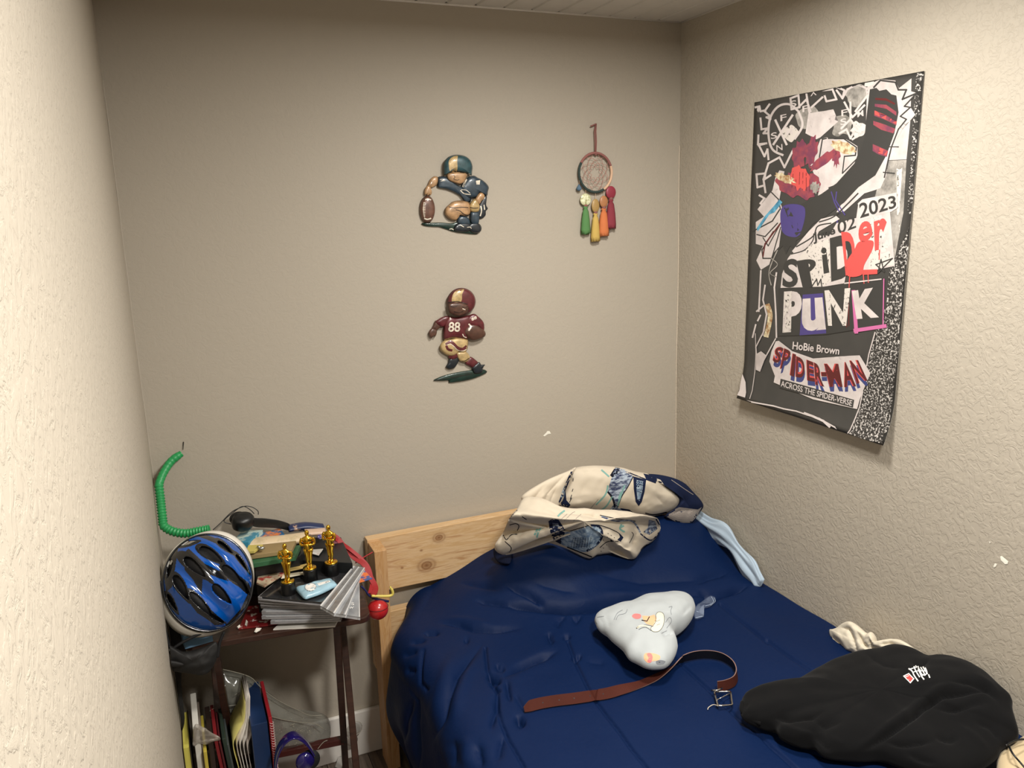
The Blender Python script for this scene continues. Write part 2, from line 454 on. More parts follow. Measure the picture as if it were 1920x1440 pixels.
tag(mt, 'white mattress lying on the pine bed under the navy comforter', 'mattress')

# ---- navy comforter: one quilted sheet draped over the mattress
c8 = lambda x, y: (700+x/4.0, 1080+y/4.0)
c6 = lambda x, y: (960+x/4.0, 1090+y/4.0)
c7 = lambda x, y: (1360+x/3.4286, 1130+y/3.4286)
SEAMS = [[c8(840, 540), c8(856, 700), c8(900, 790), c8(930, 870), c8(935, 1000), c8(960, 1100), c8(1010, 1220), c8(1130, 1430)],
         [c6(420, 450), c6(480, 610), c6(600, 860), c6(690, 980), c6(800, 1120), c6(900, 1260), c6(1050, 1440)],
         [c6(1160, 500), c6(1240, 590), c6(1500, 830), c6(1690, 1020), c6(1850, 1140), c7(290, 920), c7(450, 1063), c7(600, 1200)],
         [c6(1560, 170), c6(1750, 320), c6(1920, 460), c7(270, 240), c7(420, 350), c7(560, 440), c7(800, 640)],
         [c8(372, 560), c8(355, 700), c8(355, 800), c8(405, 850)]]
CA_ = 1.25; CUSP = True
cz = creases([
    ([(1060, 1137), (1100, 1143), (1180, 1128), (1300, 1112), (1395, 1102)], 9, -.012),
    ([c8(660, 50), c8(800, 72), c8(980, 95)], 5, -.006), ([c8(980, 60), c8(1100, 110), c8(1200, 160), c8(1290, 215)], 5, -.011),
    ([c8(770, 185), c8(900, 195), c8(1010, 218)], 5, -.011),
    ([c8(980, 215), c8(1150, 222), c8(1260, 242), c8(1440, 245)], 4, -.010),
    ([c6(0, 182), c6(200, 190), c6(400, 208), c6(500, 195), c6(640, 165), c6(860, 140), c6(1100, 118), c6(1280, 100)], 6, -.030),
    ([c6(1360, 150), c6(1500, 110), c6(1620, 75), c6(1760, 30)], 5, -.022),
    ([c8(510, 350), c8(650, 362), c8(740, 395), c8(900, 402), c8(1100, 392)], 4.5, -.013),
    ([c8(560, 320), c8(700, 330), c8(900, 365)], 8, .006),
    ([c8(380, 432), c8(500, 428)], 4, -.010), ([c8(280, 500), c8(400, 480)], 5, -.007),
    ([c8(220, 600), c8(330, 560)], 6, -.007), ([c8(240, 705), c8(320, 715)], 6, -.008),
    ([c8(815, 515), c8(720, 620), c8(630, 740), c8(560, 900), c8(520, 1060), c8(450, 1220)], 7, -.013),
    ([c8(780, 620), c8(700, 740), c8(640, 900), c8(600, 1100)], 13, .010),
    ([c8(620, 560), c8(540, 720), c8(480, 900), c8(430, 1100)], 14, .009),
    ([c8(680, 480), c8(720, 490)], 6, -.007),
    ([c8(850, 740), c8(900, 760), c8(955, 800)], 7, -.018), ([c8(870, 800), c8(960, 865)], 4, -.010), ([c8(920, 660), c8(940, 690), c8(990, 700)], 5, -.009),
    ([c8(985, 752), c8(1060, 700), c8(1180, 640), c8(1280, 600), c8(1380, 560)], 6, -.012),
    ([c8(1000, 800), c8(1180, 700), c8(1400, 640)], 15, .006),
    ([c8(1000, 780), c8(1012, 860), c8(1030, 940)], 5, -.011), ([c8(1060, 880), c8(1110, 960), c8(1140, 1010)], 5, -.006),
    ([c8(1080, 1050), c8(1110, 1090), c8(1140, 1105)], 6, -.010), ([c8(920, 880), c8(920, 1000), c8(890, 1100), c8(890, 1150)], 6, -.010),
    ([c8(340, 930), c8(320, 1100), c8(330, 1250), c8(335, 1440)], 5, -.013), ([c8(300, 930), c8(240, 1100), c8(230, 1250)], 6, -.008),
    ([c8(780, 1250), c8(790, 1340), c8(810, 1440)], 8, -.010), ([c8(980, 1180), c8(950, 1280), c8(930, 1390)], 8, -.009),
    ([c8(600, 1220), c8(600, 1440)], 12, -.008), ([c8(700, 1200), c8(690, 1440)], 14, .008),
    ([c6(0, 670), c6(140, 610), c6(300, 540)], 6, -.009), ([c6(270, 380), c6(290, 440), c6(320, 445)], 6, -.010),
    ([c6(380, 420), c6(440, 410)], 4, -.011), ([c6(340, 350), c6(350, 300), c6(400, 260)], 6, -.006), ([c6(450, 260), c6(480, 300), c6(520, 250)], 5, -.007),
    ([c6(440, 575), c6(490, 580), c6(520, 550)], 4, -.010), ([c6(560, 600), c6(700, 615)], 8, -.004),
    ([c6(30, 1000), c6(60, 1060), c6(90, 1090)], 8, -.009), ([c6(1, 30), c6(120, 80), c6(240, 160)], 6, -.008),
    ([c6(1380, 10), c6(1460, -40), c6(1620, -70)], 7, -.008), ([(1100, 1070), (1200, 1090), (1300, 1085), (1390, 1060)], 12, -.007),
    ([(1120, 1110), (1230, 1120), (1330, 1108)], 10, .008), ([(1310, 1105), (1340, 1120), (1330, 1135)], 5, -.01),
    ([(960, 1050), (1020, 1042), (1100, 1060)], 8, .006), ([(1000, 1090), (1080, 1110)], 9, -.006),
    ([(1500, 1405), (1560, 1420), (1640, 1440)], 6, -.006), ([(1480, 1380), (1520, 1400)], 5, .006),
])
CA_ = 1.0; CUSP = 'seam'
cseam = creases([(s, 3.4, -.0085) for s in SEAMS]); CUSP = True
def sstep(a, b, x):
    t = max(0, min(1, (x-a)/(b-a))); return t*t*(3-2*t)
def xleft(y): return -1.115-0.105*sstep(-0.05, -0.26, y) + 0.012*math.sin(y*9)*sstep(-.3, -.5, y)
def duvet_top(x, y):
    z = 0.572
    z += 0.030*sstep(-0.9, -1.4, y)*0
    # hump over the pillows at the head of the bed
    hx = sstep(-1.10, -0.62, x)*(1-0.25*sstep(-0.22, 0.0, x))
    cres = math.exp(-((y+0.20)/0.15)**2)
    if y > -0.20: cres = 0.80+0.2*cres
    z += 0.160*hx*cres
    z += 0.035*math.exp(-((x+0.20)/0.16)**2-((y+0.40)/0.12)**2)
    z += 0.030*math.exp(-((x+0.60)/0.20)**2-((y+0.33)/0.12)**2)
    z += 0.016*math.exp(-((x+1.0)/0.12)**2-((y+0.22)/0.14)**2)
    z += 0.010*noise.noise(Vector((x*3.1, y*3.1, 2.0)))+0.004*noise.noise(Vector((x*9, y*7, 5.0)))
    return z
ss = list(np.linspace(0, 1, 210)); A1, A2, A3 = 1.10, 0.15, 0.42   # lengths: flat, rounded edge, hang
tl = list(np.linspace(-0.045, -1.46, 400))+list(np.linspace(-1.49, -2.12, 16))
sl = list(np.linspace(0, 1.0, 320))+[1+q for q in np.linspace(0, 1, 26)[1:]]+[2+q for q in np.linspace(0, 1, 60)[1:]]
V = []; Fc = []
for y in tl:
    xl = xleft(y); R = 0.095
    for s in sl:
        if s <= 1:
            x = -0.006+(xl+R+0.006)*s; z = duvet_top(x, y); n = Vector((0, 0, 1))
        elif s <= 2:
            a = (s-1)*PI/2; zt = duvet_top(xl+R, y)
            x = xl+R-R*math.sin(a); z = zt-R+R*math.cos(a); n = Vector((-math.sin(a), 0, math.cos(a)))
        else:
            h = s-2; zt = duvet_top(xl+R, y); z0 = zt-R
            z = z0*(1-h)+0.07*h; n = Vector((-1, 0, 0))
            fold = 0.018*math.sin(y*26+2.2*math.sin(y*5))*sstep(0.05, 0.8, h)
            x = xl-0.022*math.sin(h*PI*0.9)+fold*0.7+0.055*sstep(0.35, 1, h)+0.010*noise.noise(Vector((y*7, z*4, 1)))
        # the far edge by the headboard falls slightly
        p = Vector((x, y, z))
        px, py = toPx(p)
        d = cz(px, py) if (700 < px < 1990 and 980 < py < 1520) else 0
        if s <= 2.3:
            d += cseam(px, py)
        p = p+n*d
        if p.x > -0.004: p.x = -0.004
        V.append(p)
ns = len(sl)
for i in range(len(tl)-1):
    for j in range(ns-1): Fc.append((i*ns+j, (i+1)*ns+j, (i+1)*ns+j+1, i*ns+j+1))
navy = NT('navy_cotton'); vv = navy.coord(); fz = navy.noise(vv, 3, 3)
navy.l(navy.ramp(fz, [(0.3, (0.0020, 0.0110, 0.050, 1)), (0.7, (0.0028, 0.0130, 0.057, 1))]), navy.b.inputs['Base Color'])
navy.b.inputs['Roughness'].default_value = 0.55; navy.b.inputs['Sheen Weight'].default_value = 0.0; navy.b.inputs['Sheen Roughness'].default_value = 0.4
navy.b.inputs['Specular IOR Level'].default_value = 0.12
navy.bump(navy.noise(vv, 26, 4, 0.6, 0.6), 0.25, 0.006)
duvet = mk('comforter', V, Fc, navy.m); tag(duvet, 'rumpled navy blue quilted comforter covering the whole bed', 'comforter')
dbvh = bvh_of(duvet)
def top_z(x, y, default=0.57):
    h = dbvh.ray_cast(Vector((x, y, 2.0)), Vector((0, 0, -1))); return h[0].z if h[0] else default
def on_bed(px, py, lift=0.0):
    h = dbvh.ray_cast(CAM, ray(px, py).normalized())
    if h[0] is None or h[0].y > -0.12: return atY(px, py, -0.16)
    return atZ(px, py, h[0].z+lift)

# ============================================================ WALL THINGS
def enamel(name, c, **k): return mat(name, rgb(*c), 0.4, metal=0.1, var=0.3, vs=70, coat=0.3, **k)
E_ = dict(teal=enamel('teal_paint', (44, 76, 82)), gold=enamel('gold_paint', (176, 150, 102)), skin=enamel('tan_paint', (172, 136, 98)),
          navy=enamel('dark_blue_paint', (46, 62, 74)), brown=enamel('ball_brown', (98, 66, 52)), green=enamel('dark_green_paint', (24, 50, 42)),
          black=enamel('black_paint', (30, 36, 42)), maroon=enamel('maroon_paint', (92, 34, 38)), dskin=enamel('dark_brown_paint', (84, 56, 44)),
          white=enamel('white_paint', (224, 214, 196)), cream=enamel('cream_paint', (188, 162, 114)), line=enamel('line_paint', (40, 28, 24)))
def relief(name, pts, cv, mt, par, lay, up=0.007, cen=None, seg=72):
    d = 0.004+lay*0.0032
    P = [atY(*cv(*p), -d) for p in pts]
    return blob(name, P, (0, -1, 0), up, min(d, 0.004), mt, par, rings=8, seg=seg, power=3.0, center=atY(*cv(*cen), -d) if cen else None)
def inkset(target_objs, maxlen=4):
    bm = bmesh.new()
    for o in target_objs:
        me = o.data.copy(); me.transform(o.matrix_world); bm.from_mesh(me); bpy.data.meshes.remove(me)
    t = bpy.data.meshes.new('tmp'); bm.to_mesh(t); bm.free(); o = bpy.data.objects.new('tmp', t)
    pr = Print(o, maxlen=maxlen, step=0.00005); bpy.data.objects.remove(o); bpy.data.meshes.remove(t); return pr
# --- kneeling player
a1 = lambda x, y: (780+x/8.4733, 280+y/8.4733)
p1 = empty('metal_wall_plaque', atY(*a1(650, 750), -0.001), 'cast metal wall plaque of a crouching football holder in a blue helmet', 'wall plaque')
K = []
K.append(relief('turf_shadow', [(90, 1175), (220, 1168), (400, 1163), (560, 1175), (680, 1150), (900, 1150), (1000, 1180), (1040, 1240), (1030, 1300), (985, 1320), (960, 1350), (800, 1340), (600, 1310), (480, 1270), (350, 1232), (200, 1225), (120, 1210)], a1, E_['green'], p1, 0, 0.004, (640, 1225), 120))
K.append(relief('coat_tail', [(1000, 880), (1080, 740), (1125, 740), (1115, 880), (1142, 940), (1110, 985), (1105, 1050), (1050, 1100), (990, 1095), (960, 980)], a1, E_['black'], p1, 0, 0.005))
K.append(relief('sleeve', [(345, 445), (430, 428), (520, 455), (640, 560), (760, 620), (860, 720), (870, 830), (800, 852), (745, 770), (620, 690), (500, 640), (420, 622), (345, 600), (338, 520)], a1, E_['navy'], p1, 1, 0.008, (600, 590)))
K.append(relief('jersey', [(760, 520), (830, 440), (920, 418), (980, 450), (1050, 485), (1120, 545), (1156, 605), (1142, 670), (1130, 735), (1075, 700), (1000, 695), (975, 760), (880, 775), (800, 760), (720, 680), (720, 580)], a1, E_['navy'], p1, 2, 0.010, (900, 610)))
K.append(relief('forearm', [(345, 440), (290, 428), (235, 465), (195, 540), (180, 600), (240, 612), (290, 592), (330, 565), (350, 500)], a1, E_['skin'], p1, 1))
K.append(relief('hand', [(190, 570), (150, 615), (133, 680), (142, 725), (168, 712), (182, 742), (203, 722), (232, 732), (252, 690), (243, 635), (230, 600)], a1, E_['skin'], p1, 2, 0.006))
K.append(relief('football', [(180+122*math.sin(t)*(1 if True else 1), 955-222*math.cos(t)) for t in np.linspace(0, 2*PI, 24, endpoint=False)], a1, E_['brown'], p1, 1, 0.012))
K.append(relief('pants', [(520, 880), (580, 832), (680, 812), (780, 820), (850, 850), (870, 950), (855, 1035), (780, 1062), (700, 1050), (670, 1095), (620, 1135), (540, 1115), (480, 1062), (453, 990), (478, 920)], a1, E_['skin'], p1, 2, 0.011))
K.append(relief('knee', [(860, 860), (900, 802), (950, 785), (990, 850), (1012, 905), (1000, 975), (960, 1002), (880, 992), (848, 930)], a1, E_['gold'], p1, 3, 0.009))
K.append(relief('forearm', [(1000, 700), (1050, 688), (1088, 730), (1082, 785), (1040, 822), (1005, 872), (960, 840), (940, 790)], a1, E_['skin'], p1, 4, 0.007))
K.append(relief('sock', [(660, 1090), (720, 1055), (800, 1070), (850, 1120), (850, 1200), (760, 1215), (665, 1185)], a1, E_['navy'], p1, 1, 0.008))
K.append(relief('sock', [(870, 1000), (940, 985), (1000, 1005), (1005, 1110), (985, 1190), (890, 1190), (860, 1100)], a1, E_['navy'], p1, 2, 0.008))
K.append(relief('shoe', [(600, 1260), (640, 1190), (740, 1170), (860, 1180), (900, 1240), (840, 1300), (720, 1310), (640, 1295)], a1, E_['black'], p1, 2, 0.006))
K.append(relief('shoe', [(830, 1240), (860, 1180), (960, 1165), (1010, 1195), (1038, 1285), (970, 1330), (880, 1310)], a1, E_['black'], p1, 2, 0.006))
K.append(relief('face', [(495, 400), (520, 375), (640, 358), (770, 368), (815, 400), (800, 460), (765, 520), (700, 552), (620, 535), (540, 503), (500, 455)], a1, E_['skin'], p1, 4, 0.007))
K.append(relief('helmet', [(437, 290), (447, 205), (500, 132), (580, 95), (680, 86), (785, 110), (860, 170), (897, 262), (893, 345), (882, 415), (835, 395), (770, 375), (640, 352), (545, 356), (490, 372), (452, 410), (440, 370)], a1, E_['teal'], p1, 4, 0.014, (660, 260)))
ik = inkset(K)
P4 = lambda f, L: [f(*q) for q in L]
ik.poly(P4(a1, [(525, 180), (575, 125), (660, 105), (655, 180), (650, 348), (545, 352), (522, 260)]), 0, 30)
ik.stroke(P4(a1, [(850, 385), (825, 445), (780, 520), (745, 600)]), 3.2, 1); ik.stroke(P4(a1, [(130, 1095), (180, 1112), (240, 1095)]), 2.6, 1)
ik.stroke(P4(a1, [(145, 800), (190, 790), (240, 805)]), 2.2, 1)
for q in range(9): ik.stroke(P4(a1, [(105-abs(q-4)*-3, 850+q*26), (150, 848+q*26)]), 0.9, 1)
ik.stroke(P4(a1, [(128, 840), (118, 950), (135, 1080)]), 0.9, 1)
ik.stroke(P4(a1, [(520, 915), (620, 930), (720, 920), (830, 925)]), 1.4, 2); ik.stroke(P4(a1, [(630, 960), (700, 980), (760, 1030), (840, 1050)]), 1.4, 2)
ik.stroke(P4(a1, [(855, 920), (920, 935), (990, 930)]), 1.3, 2); ik.stroke(P4(a1, [(590, 400), (620, 440), (600, 470), (650, 490), (690, 480)]), 1.0, 2)
ik.stroke(P4(a1, [(500, 385), (640, 362), (770, 380)]), 1.6, 2); ik.stroke(P4(a1, [(705, 650), (760, 700), (870, 720)]), 1.8, 1); ik.stroke(P4(a1, [(720, 640), (800, 650), (860, 700)]), 1.2, 1)
ik.text('2', P4(a1, [(385, 510), (465, 500), (460, 470), (375, 475)]), 1, 0.02); ik.text('1', P4(a1, [(960, 560), (1010, 560), (1020, 490), (950, 500)]), 1, 0.02)
ik.stroke(P4(a1, [(1030, 900), (1040, 980), (1020, 1060)]), 2.2, 1); ik.stroke(P4(a1, [(1080, 880), (1090, 960)]), 1.8, 1)
ik.stroke(P4(a1, [(530, 1270), (565, 1262), (600, 1280)]), 1.6, 1); ik.stroke(P4(a1, [(700, 1200), (760, 1235)]), 1.2, 1); ik.stroke(P4(a1, [(810, 1240), (860, 1235), (880, 1260)]), 1.1, 1)
ik.build('painted_detail', [E_['gold'], E_['white'], E_['line']], p1)
# --- running player
a2 = lambda x, y: (790+x/7.386, 530+y/7.386)
p2 = empty('metal_wall_plaque', atY(*a2(500, 730), -0.001), 'cast metal wall plaque of a running football player in maroon number 88', 'wall plaque')
K = []
K.append(relief('turf_shadow', [(168, 1352), (300, 1290), (500, 1240), (700, 1210), (850, 1200), (908, 1240), (800, 1300), (640, 1350), (400, 1387), (372, 1355), (270, 1360)], a2, E_['green'], p2, 0, 0.005, (580, 1295), 120))
K.append(relief('sock', [(670, 1028), (740, 1060), (795, 1125), (740, 1190), (660, 1155), (605, 1110)], a2, E_['maroon'], p2, 1, 0.007))
K.append(relief('shoe', [(705, 1170), (770, 1110), (810, 1105), (830, 1135), (882, 1135), (850, 1185), (838, 1245), (740, 1260), (710, 1210)], a2, E_['black'], p2, 2, 0.006))
K.append(relief('shoe', [(385, 1050), (450, 1020), (515, 1035), (512, 1100), (455, 1182), (380, 1198), (338, 1165), (368, 1110)], a2, E_['black'], p2, 1, 0.007))
K.append(relief('stocking', [(370, 950), (470, 950), (505, 1030), (440, 1065), (380, 1045)], a2, E_['maroon'], p2, 2, 0.006))
K.append(relief('knee', [(490, 960), (600, 950), (655, 990), (672, 1050), (612, 1105), (530, 1082), (490, 1015)], a2, E_['cream'], p2, 2, 0.009))
K.append(relief('pants', [(400, 780), (520, 765), (640, 792), (645, 880), (612, 962), (520, 955), (470, 1000), (400, 1018), (320, 985), (262, 930), (262, 860), (318, 800)], a2, E_['cream'], p2, 3, 0.010))
K.append(relief('forearm', [(200, 525), (170, 575), (145, 640), (200, 665), (255, 625), (300, 570)], a2, E_['dskin'], p2, 1, 0.007))
K.append(relief('hand', [(150, 630), (108, 668), (103, 720), (130, 767), (162, 750), (176, 722), (192, 748), (213, 700), (208, 650)], a2, E_['dskin'], p2, 2, 0.006))
K.append(relief('sleeve', [(390, 465), (320, 466), (250, 496), (190, 550), (260, 612), (320, 605), (370, 540)], a2, E_['maroon'], p2, 2, 0.008))
K.append(relief('jersey', [(380, 470), (470, 478), (560, 468), (680, 452), (740, 520), (700, 640), (645, 700), (645, 785), (560, 775), (430, 768), (315, 795), (303, 680), (312, 600), (325, 520)], a2, E_['maroon'], p2, 3, 0.011))
K.append(relief('sleeve', [(640, 470), (730, 430), (790, 470), (850, 530), (872, 590), (862, 665), (780, 620), (680, 600), (620, 560)], a2, E_['maroon'], p2, 4, 0.009))
K.append(relief('football', [(575, 690), (610, 610), (700, 565), (790, 590), (865, 650), (892, 720), (840, 772), (720, 805), (640, 765)], a2, E_['dskin'], p2, 4, 0.012))
K.append(relief('helmet', [(555+198*math.sin(t), 262-190*math.cos(t)) for t in np.linspace(0, 2*PI, 24, endpoint=False)], a2, E_['maroon'], p2, 4, 0.015))
K.append(relief('face', [(380, 290), (500, 272), (600, 285), (652, 330), (652, 395), (600, 440), (520, 465), (440, 445), (385, 405), (368, 345)], a2, E_['dskin'], p2, 8, 0.008))
ik = inkset(K)
ik.poly(P4(a2, [(445, 150), (500, 105), (590, 92), (565, 160), (548, 262), (430, 264), (428, 200)]), 0, 30)
ik.text('88', P4(a2, [(370, 680), (535, 680), (540, 545), (382, 545)]), 1, 0.02)
ik.stroke(P4(a2, [(735, 335), (700, 395), (620, 440)]), 2.6, 1); ik.stroke(P4(a2, [(655, 570), (685, 610), (655, 665)]), 3, 1)
ik.stroke(P4(a2, [(340, 860), (400, 820), (450, 850), (500, 900), (570, 920), (630, 880)]), 5.5, 2); ik.stroke(P4(a2, [(345, 870), (370, 920), (430, 940)]), 4.5, 2)
ik.up(); ik.stroke(P4(a2, [(350, 865), (400, 850), (450, 880), (500, 930), (570, 945), (625, 920)]), 1.2, 1)
ik.stroke(P4(a2, [(320, 790), (430, 760), (540, 770), (640, 800)]), 1.3, 0)
ik.stroke(P4(a2, [(400, 320), (450, 335), (500, 320)]), 1.1, 3); ik.stroke(P4(a2, [(560, 330), (600, 345), (640, 330)]), 1.1, 3); ik.stroke(P4(a2, [(450, 400), (520, 415), (580, 395)]), 1.2, 3); ik.stroke(P4(a2, [(570, 360), (610, 375)]), 1.4, 1)
ik.stroke(P4(a2, [(370, 278), (500, 262), (640, 300)]), 1.8, 3); ik.text('88', P4(a2, [(700, 530), (770, 500), (760, 460), (690, 490)]), 1, 0.02)
ik.stroke(P4(a2, [(570, 710), (590, 745), (625, 760)]), 1.8, 1); ik.stroke(P4(a2, [(400, 480), (400, 510)]), 1.6, 1); ik.stroke(P4(a2, [(560, 1085), (610, 1080), (660, 1045)]), 1.2, 3)
ik.stroke(P4(a2, [(200, 1348), (400, 1320), (700, 1260)]), 1.0, 3)
ik.build('painted_detail', [E_['gold'], E_['white'], E_['maroon'], E_['line']], p2)

# --- dream catcher
dcx = lambda x, y, d=0.014: atY(1070+x/6.13, 225+y/6.13, -d)
dc = empty('dream_catcher', dcx(285, 605), 'round dream catcher with coloured tassels hanging by a mauve cord', 'wall hanging')
thr = lambda n, c: mat(n, rgb(*c), 0.85, bump=0.6, bs=400, bd=0.001)
mauve, dgreen, creamt = thr('mauve_cord', (142, 92, 86)), thr('dark_green_cord', (48, 62, 58)), thr('cream_cord', (214, 178, 148))
HC = dcx(285, 605); HR = 0.0645; arc = lambda a: HC+Vector((math.cos(a)*HR*0.98, 0, math.sin(a)*HR))
for nm, a0, b0, mm in (('hoop_wrap', 20, 150, mauve), ('hoop_wrap', 150, 300, dgreen), ('hoop_wrap', 300, 380, creamt)):
    n = 40; mb = MB(); mb.add(*tubeg([arc(math.radians(a0+(b0-a0)*i/n)) for i in range(n+1)], [0.0042+0.0005*(i % 2) for i in range(n+1)], 8)); mb.build(nm, mm, dc)
mb = MB(); rr = 8; prev = [arc(2*PI*i/rr) for i in range(rr)]
for ring in range(5):
    nx = []
    for i in range(rr):
        a, b = prev[i], prev[(i+1) % rr]; mid = (a+b)/2; q = HC+(mid-HC)*(0.86 if ring < 4 else 0.7); nx.append(q)
        mb.add(*tubeg(cr([a, (a+q)/2+(mid-HC)*0.06, q, (b+q)/2+(mid-HC)*0.06, b], 9), 0.0007, 4))
    prev = nx
mb.build('web', thr('pink_thread', (176, 120, 108)), dc)
mb = MB()
for ox in (-8, 8):
    mb.add(*tubeg([dcx(285+ox*0.5, 400), dcx(288+ox, 250), dcx(282+ox, 130), dcx(290+ox*0.5, 42, 0.006)], 0.0019, 6))
mb.add(*ell(dcx(290, 395), (0.004, 0.003, 0.004)))
mb.build('hanging_cord', mauve, dc)
MB().add(*tubeg([dcx(292, 48, 0), dcx(285, 48, 0.012), dcx(240, 68, 0.013), dcx(228, 72, 0.01)], 0.0022, 6)).build('nail', mauve, dc)
def tassel(cx, y0, y1, w, c, beadc, by, br, brz, sy, mtb=None):
    s = MB().add(*tubeg([dcx(cx, sy), dcx(cx, by)], 0.0006, 4)).build('thread', creamt, dc)
    o = MB().add(*ell(dcx(cx, by), (br, 0.005, brz), 18, 12)).build('bead', mtb or mat('bead_c', rgb(*beadc), 0.4, bump=.3, bs=200), dc)
    mb = MB(); A = dcx(cx, y0); B = dcx(cx, y1); L = (A-B).length; seg = 22
    prof = [(0.08, 0), (0.45, 0.02), (0.5, 0.07), (0.36, 0.10), (0.62, 0.2), (0.85, 0.5), (1.0, 0.85), (0.98, 1.0), (0.3, 1.0)]
    V = []; Fc = []
    for r, t in prof:
        for j in range(seg):
            a = 2*PI*j/seg; q = r*w*(1+0.16*(j % 2))*(1+0.0*t)
            V.append(A+(B-A)*t+Vector((math.cos(a)*q, math.sin(a)*q*0.6, 0.0035*random.uniform(-1, 1)*(t > .95))))
    for i in range(len(prof)-1):
        for j in range(seg): k = (j+1) % seg; Fc.append((i*seg+j, i*seg+k, (i+1)*seg+k, (i+1)*seg+j))
    Fc.append(tuple((len(prof)-1)*seg+j for j in range(seg)))
    mb.add(V, Fc); t = mb.build('tassel', thr('tassel_yarn', c), dc)
    MB().add(*ell(A, (w*0.42, w*0.42, w*0.35), 10, 6)).build('knot', mauve, t)
shell = two_tone('pearl_shell', rgb(170, 170, 120), rgb(250, 250, 215), 90, 0.4, 0.6, 0.15, coat=1)
tassel(172, 985, 1308, 0.0155, (88, 136, 80), (0, 0, 0), 915, 0.0215, 0.0205, 800, shell)
tassel(285, 1065, 1388, 0.0155, (204, 172, 92), (170, 138, 84), 985, 0.0155, 0.023, 820)
tassel(380, 1008, 1328, 0.0175, (208, 120, 70), (178, 122, 80), 938, 0.0165, 0.020, 790)
tassel(462, 905, 1242, 0.0170, (138, 52, 64), (146, 50, 66), 832, 0.020, 0.0215, 745)
MB().add(*tubeg([dcx(105, 560), dcx(98, 740)], 0.0006, 4)).build('thread', creamt, dc)
MB().add(*lathe([(0.001, 0.008), (0.009, -0.004), (0.009, -0.010), (0.004, -0.014)], 10)).build('tassel', thr('blue_yarn', (84, 108, 128)), dc, frame=Matrix.Translation(dcx(95, 765)))

# --- poster: a paper sheet taped at the top, lifting off the wall at the foot
po = empty('poster', atX(1560, 480, 0), 'tall black and white graffiti style film poster with red title lettering', 'poster')
def pk(name, c, rough=0.42): return mat(name, c, rough, var=0.03, spec=0.5)
POSTC = rgb(58, 57, 55)  # dark inks lifted so their colour carries the sheet's glossy haze
ink_dark = two_tone('poster_charcoal', POSTC, rgb(68, 66, 63), 8, 0.3, 0.7, 0.4)
ink_w = two_tone('poster_white', rgb(184, 174, 170), rgb(206, 196, 192), 14, 0.35, 0.6, 0.42)
ink_k = pk('poster_black', rgb(56, 55, 53)); ink_r = pk('poster_red', rgb(200, 80, 76)); ink_m = two_tone('poster_crimson', rgb(112, 58, 78), rgb(146, 68, 76), 30, 0.4, 0.6, 0.42)
ink_sp = two_tone('poster_speckle', rgb(48, 46, 44), rgb(200, 194, 188), 190, 0.52, 0.60, 0.42, det=3)
ink_sp2 = two_tone('poster_speckle_light', rgb(52, 50, 48), rgb(206, 198, 190), 120, 0.36, 0.42, 0.42, det=4)
ink_v = pk('poster_violet', rgb(74, 64, 122)); ink_p = pk('poster_pink', rgb(194, 104, 152)); ink_c = two_tone('poster_cyan', rgb(50, 110, 140), rgb(96, 164, 192), 40, 0.4, 0.6)
ink_y = two_tone('poster_yellow', rgb(150, 110, 70), rgb(214, 204, 170), 60, 0.4, 0.6); ink_g = two_tone('poster_grey', rgb(110, 106, 100), rgb(168, 162, 154), 40, 0.35, 0.65)
ink_d = pk('poster_dark_red', rgb(90, 34, 34)); ink_b = pk('poster_blue', rgb(58, 66, 116))
TLp, TRp = atX(1416, 192, 0), atX(1735, 133, 0); yL, yR = TLp.y, TRp.y; zt = TLp.z
def sheet(a, b):
    yy = (yL*(1-a)+yR*a); yy = yy*(1-b)+((-0.392)*(1-a)+(-0.992)*a)*b
    z = (TLp.z*(1-a)+TRp.z*a)*(1-b)+((1.186)*(1-a)+(1.176)*a)*b
    t = max(0, (b-0.86)/0.14)
    g = 0.003+0.007*b+0.003*math.sin(a*PI)*b+(0.020+0.012*abs(a-0.45))*t**1.7
    g += 0.0012*noise.noise(Vector((a*3, b*5, 0)))
    return Vector((-g, yy, z+0.012*t*t*0.3))
V = []; Fc = []; na, nb_ = 24, 60
for layer in (0, 1):
    for i in range(nb_+1):
        for j in range(na+1): V.append(sheet(j/na, i/nb_)+Vector((0.0004*layer, 0, 0)))
st = na+1; N1 = (nb_+1)*st
for i in range(nb_):
    for j in range(na):
        q = (i*st+j, i*st+j+1, (i+1)*st+j+1, (i+1)*st+j); Fc.append(q); Fc.append(tuple(k+N1 for k in q[::-1]))
for i in range(nb_):
    for j in (0, na): Fc.append((i*st+j, (i+1)*st+j, (i+1)*st+j+N1, i*st+j+N1))
for j in range(na):
    for i in (0, nb_): Fc.append((i*st+j, i*st+j+1, i*st+j+1+N1, i*st+j+N1))
psheet = mk('paper_sheet', V, Fc, [ink_dark, pk('poster_back', rgb(225, 222, 216))], po)
psheet.data.polygons.foreach_set('material_index', [0 if all(i < N1 for i in p.vertices) else 1 for p in psheet.data.polygons])
q4 = lambda x, y: (1400+x/5.334, 130+y/5.333)
q5 = lambda x, y: (1400+x/5.142, 360+y/5.143)
q6 = lambda x, y: (1370+x/5.144, 600+y/5.143)
pr = Print(psheet, maxlen=14)
PM = [ink_dark, ink_w, ink_k, ink_r, ink_m, ink_sp, ink_v, ink_p, ink_c, ink_y, ink_sp2, ink_d, ink_g, ink_b]
L4 = lambda L: [q4(*p) for p in L]; L5 = lambda L: [q5(*p) for p in L]; L6 = lambda L: [q6(*p) for p in L]
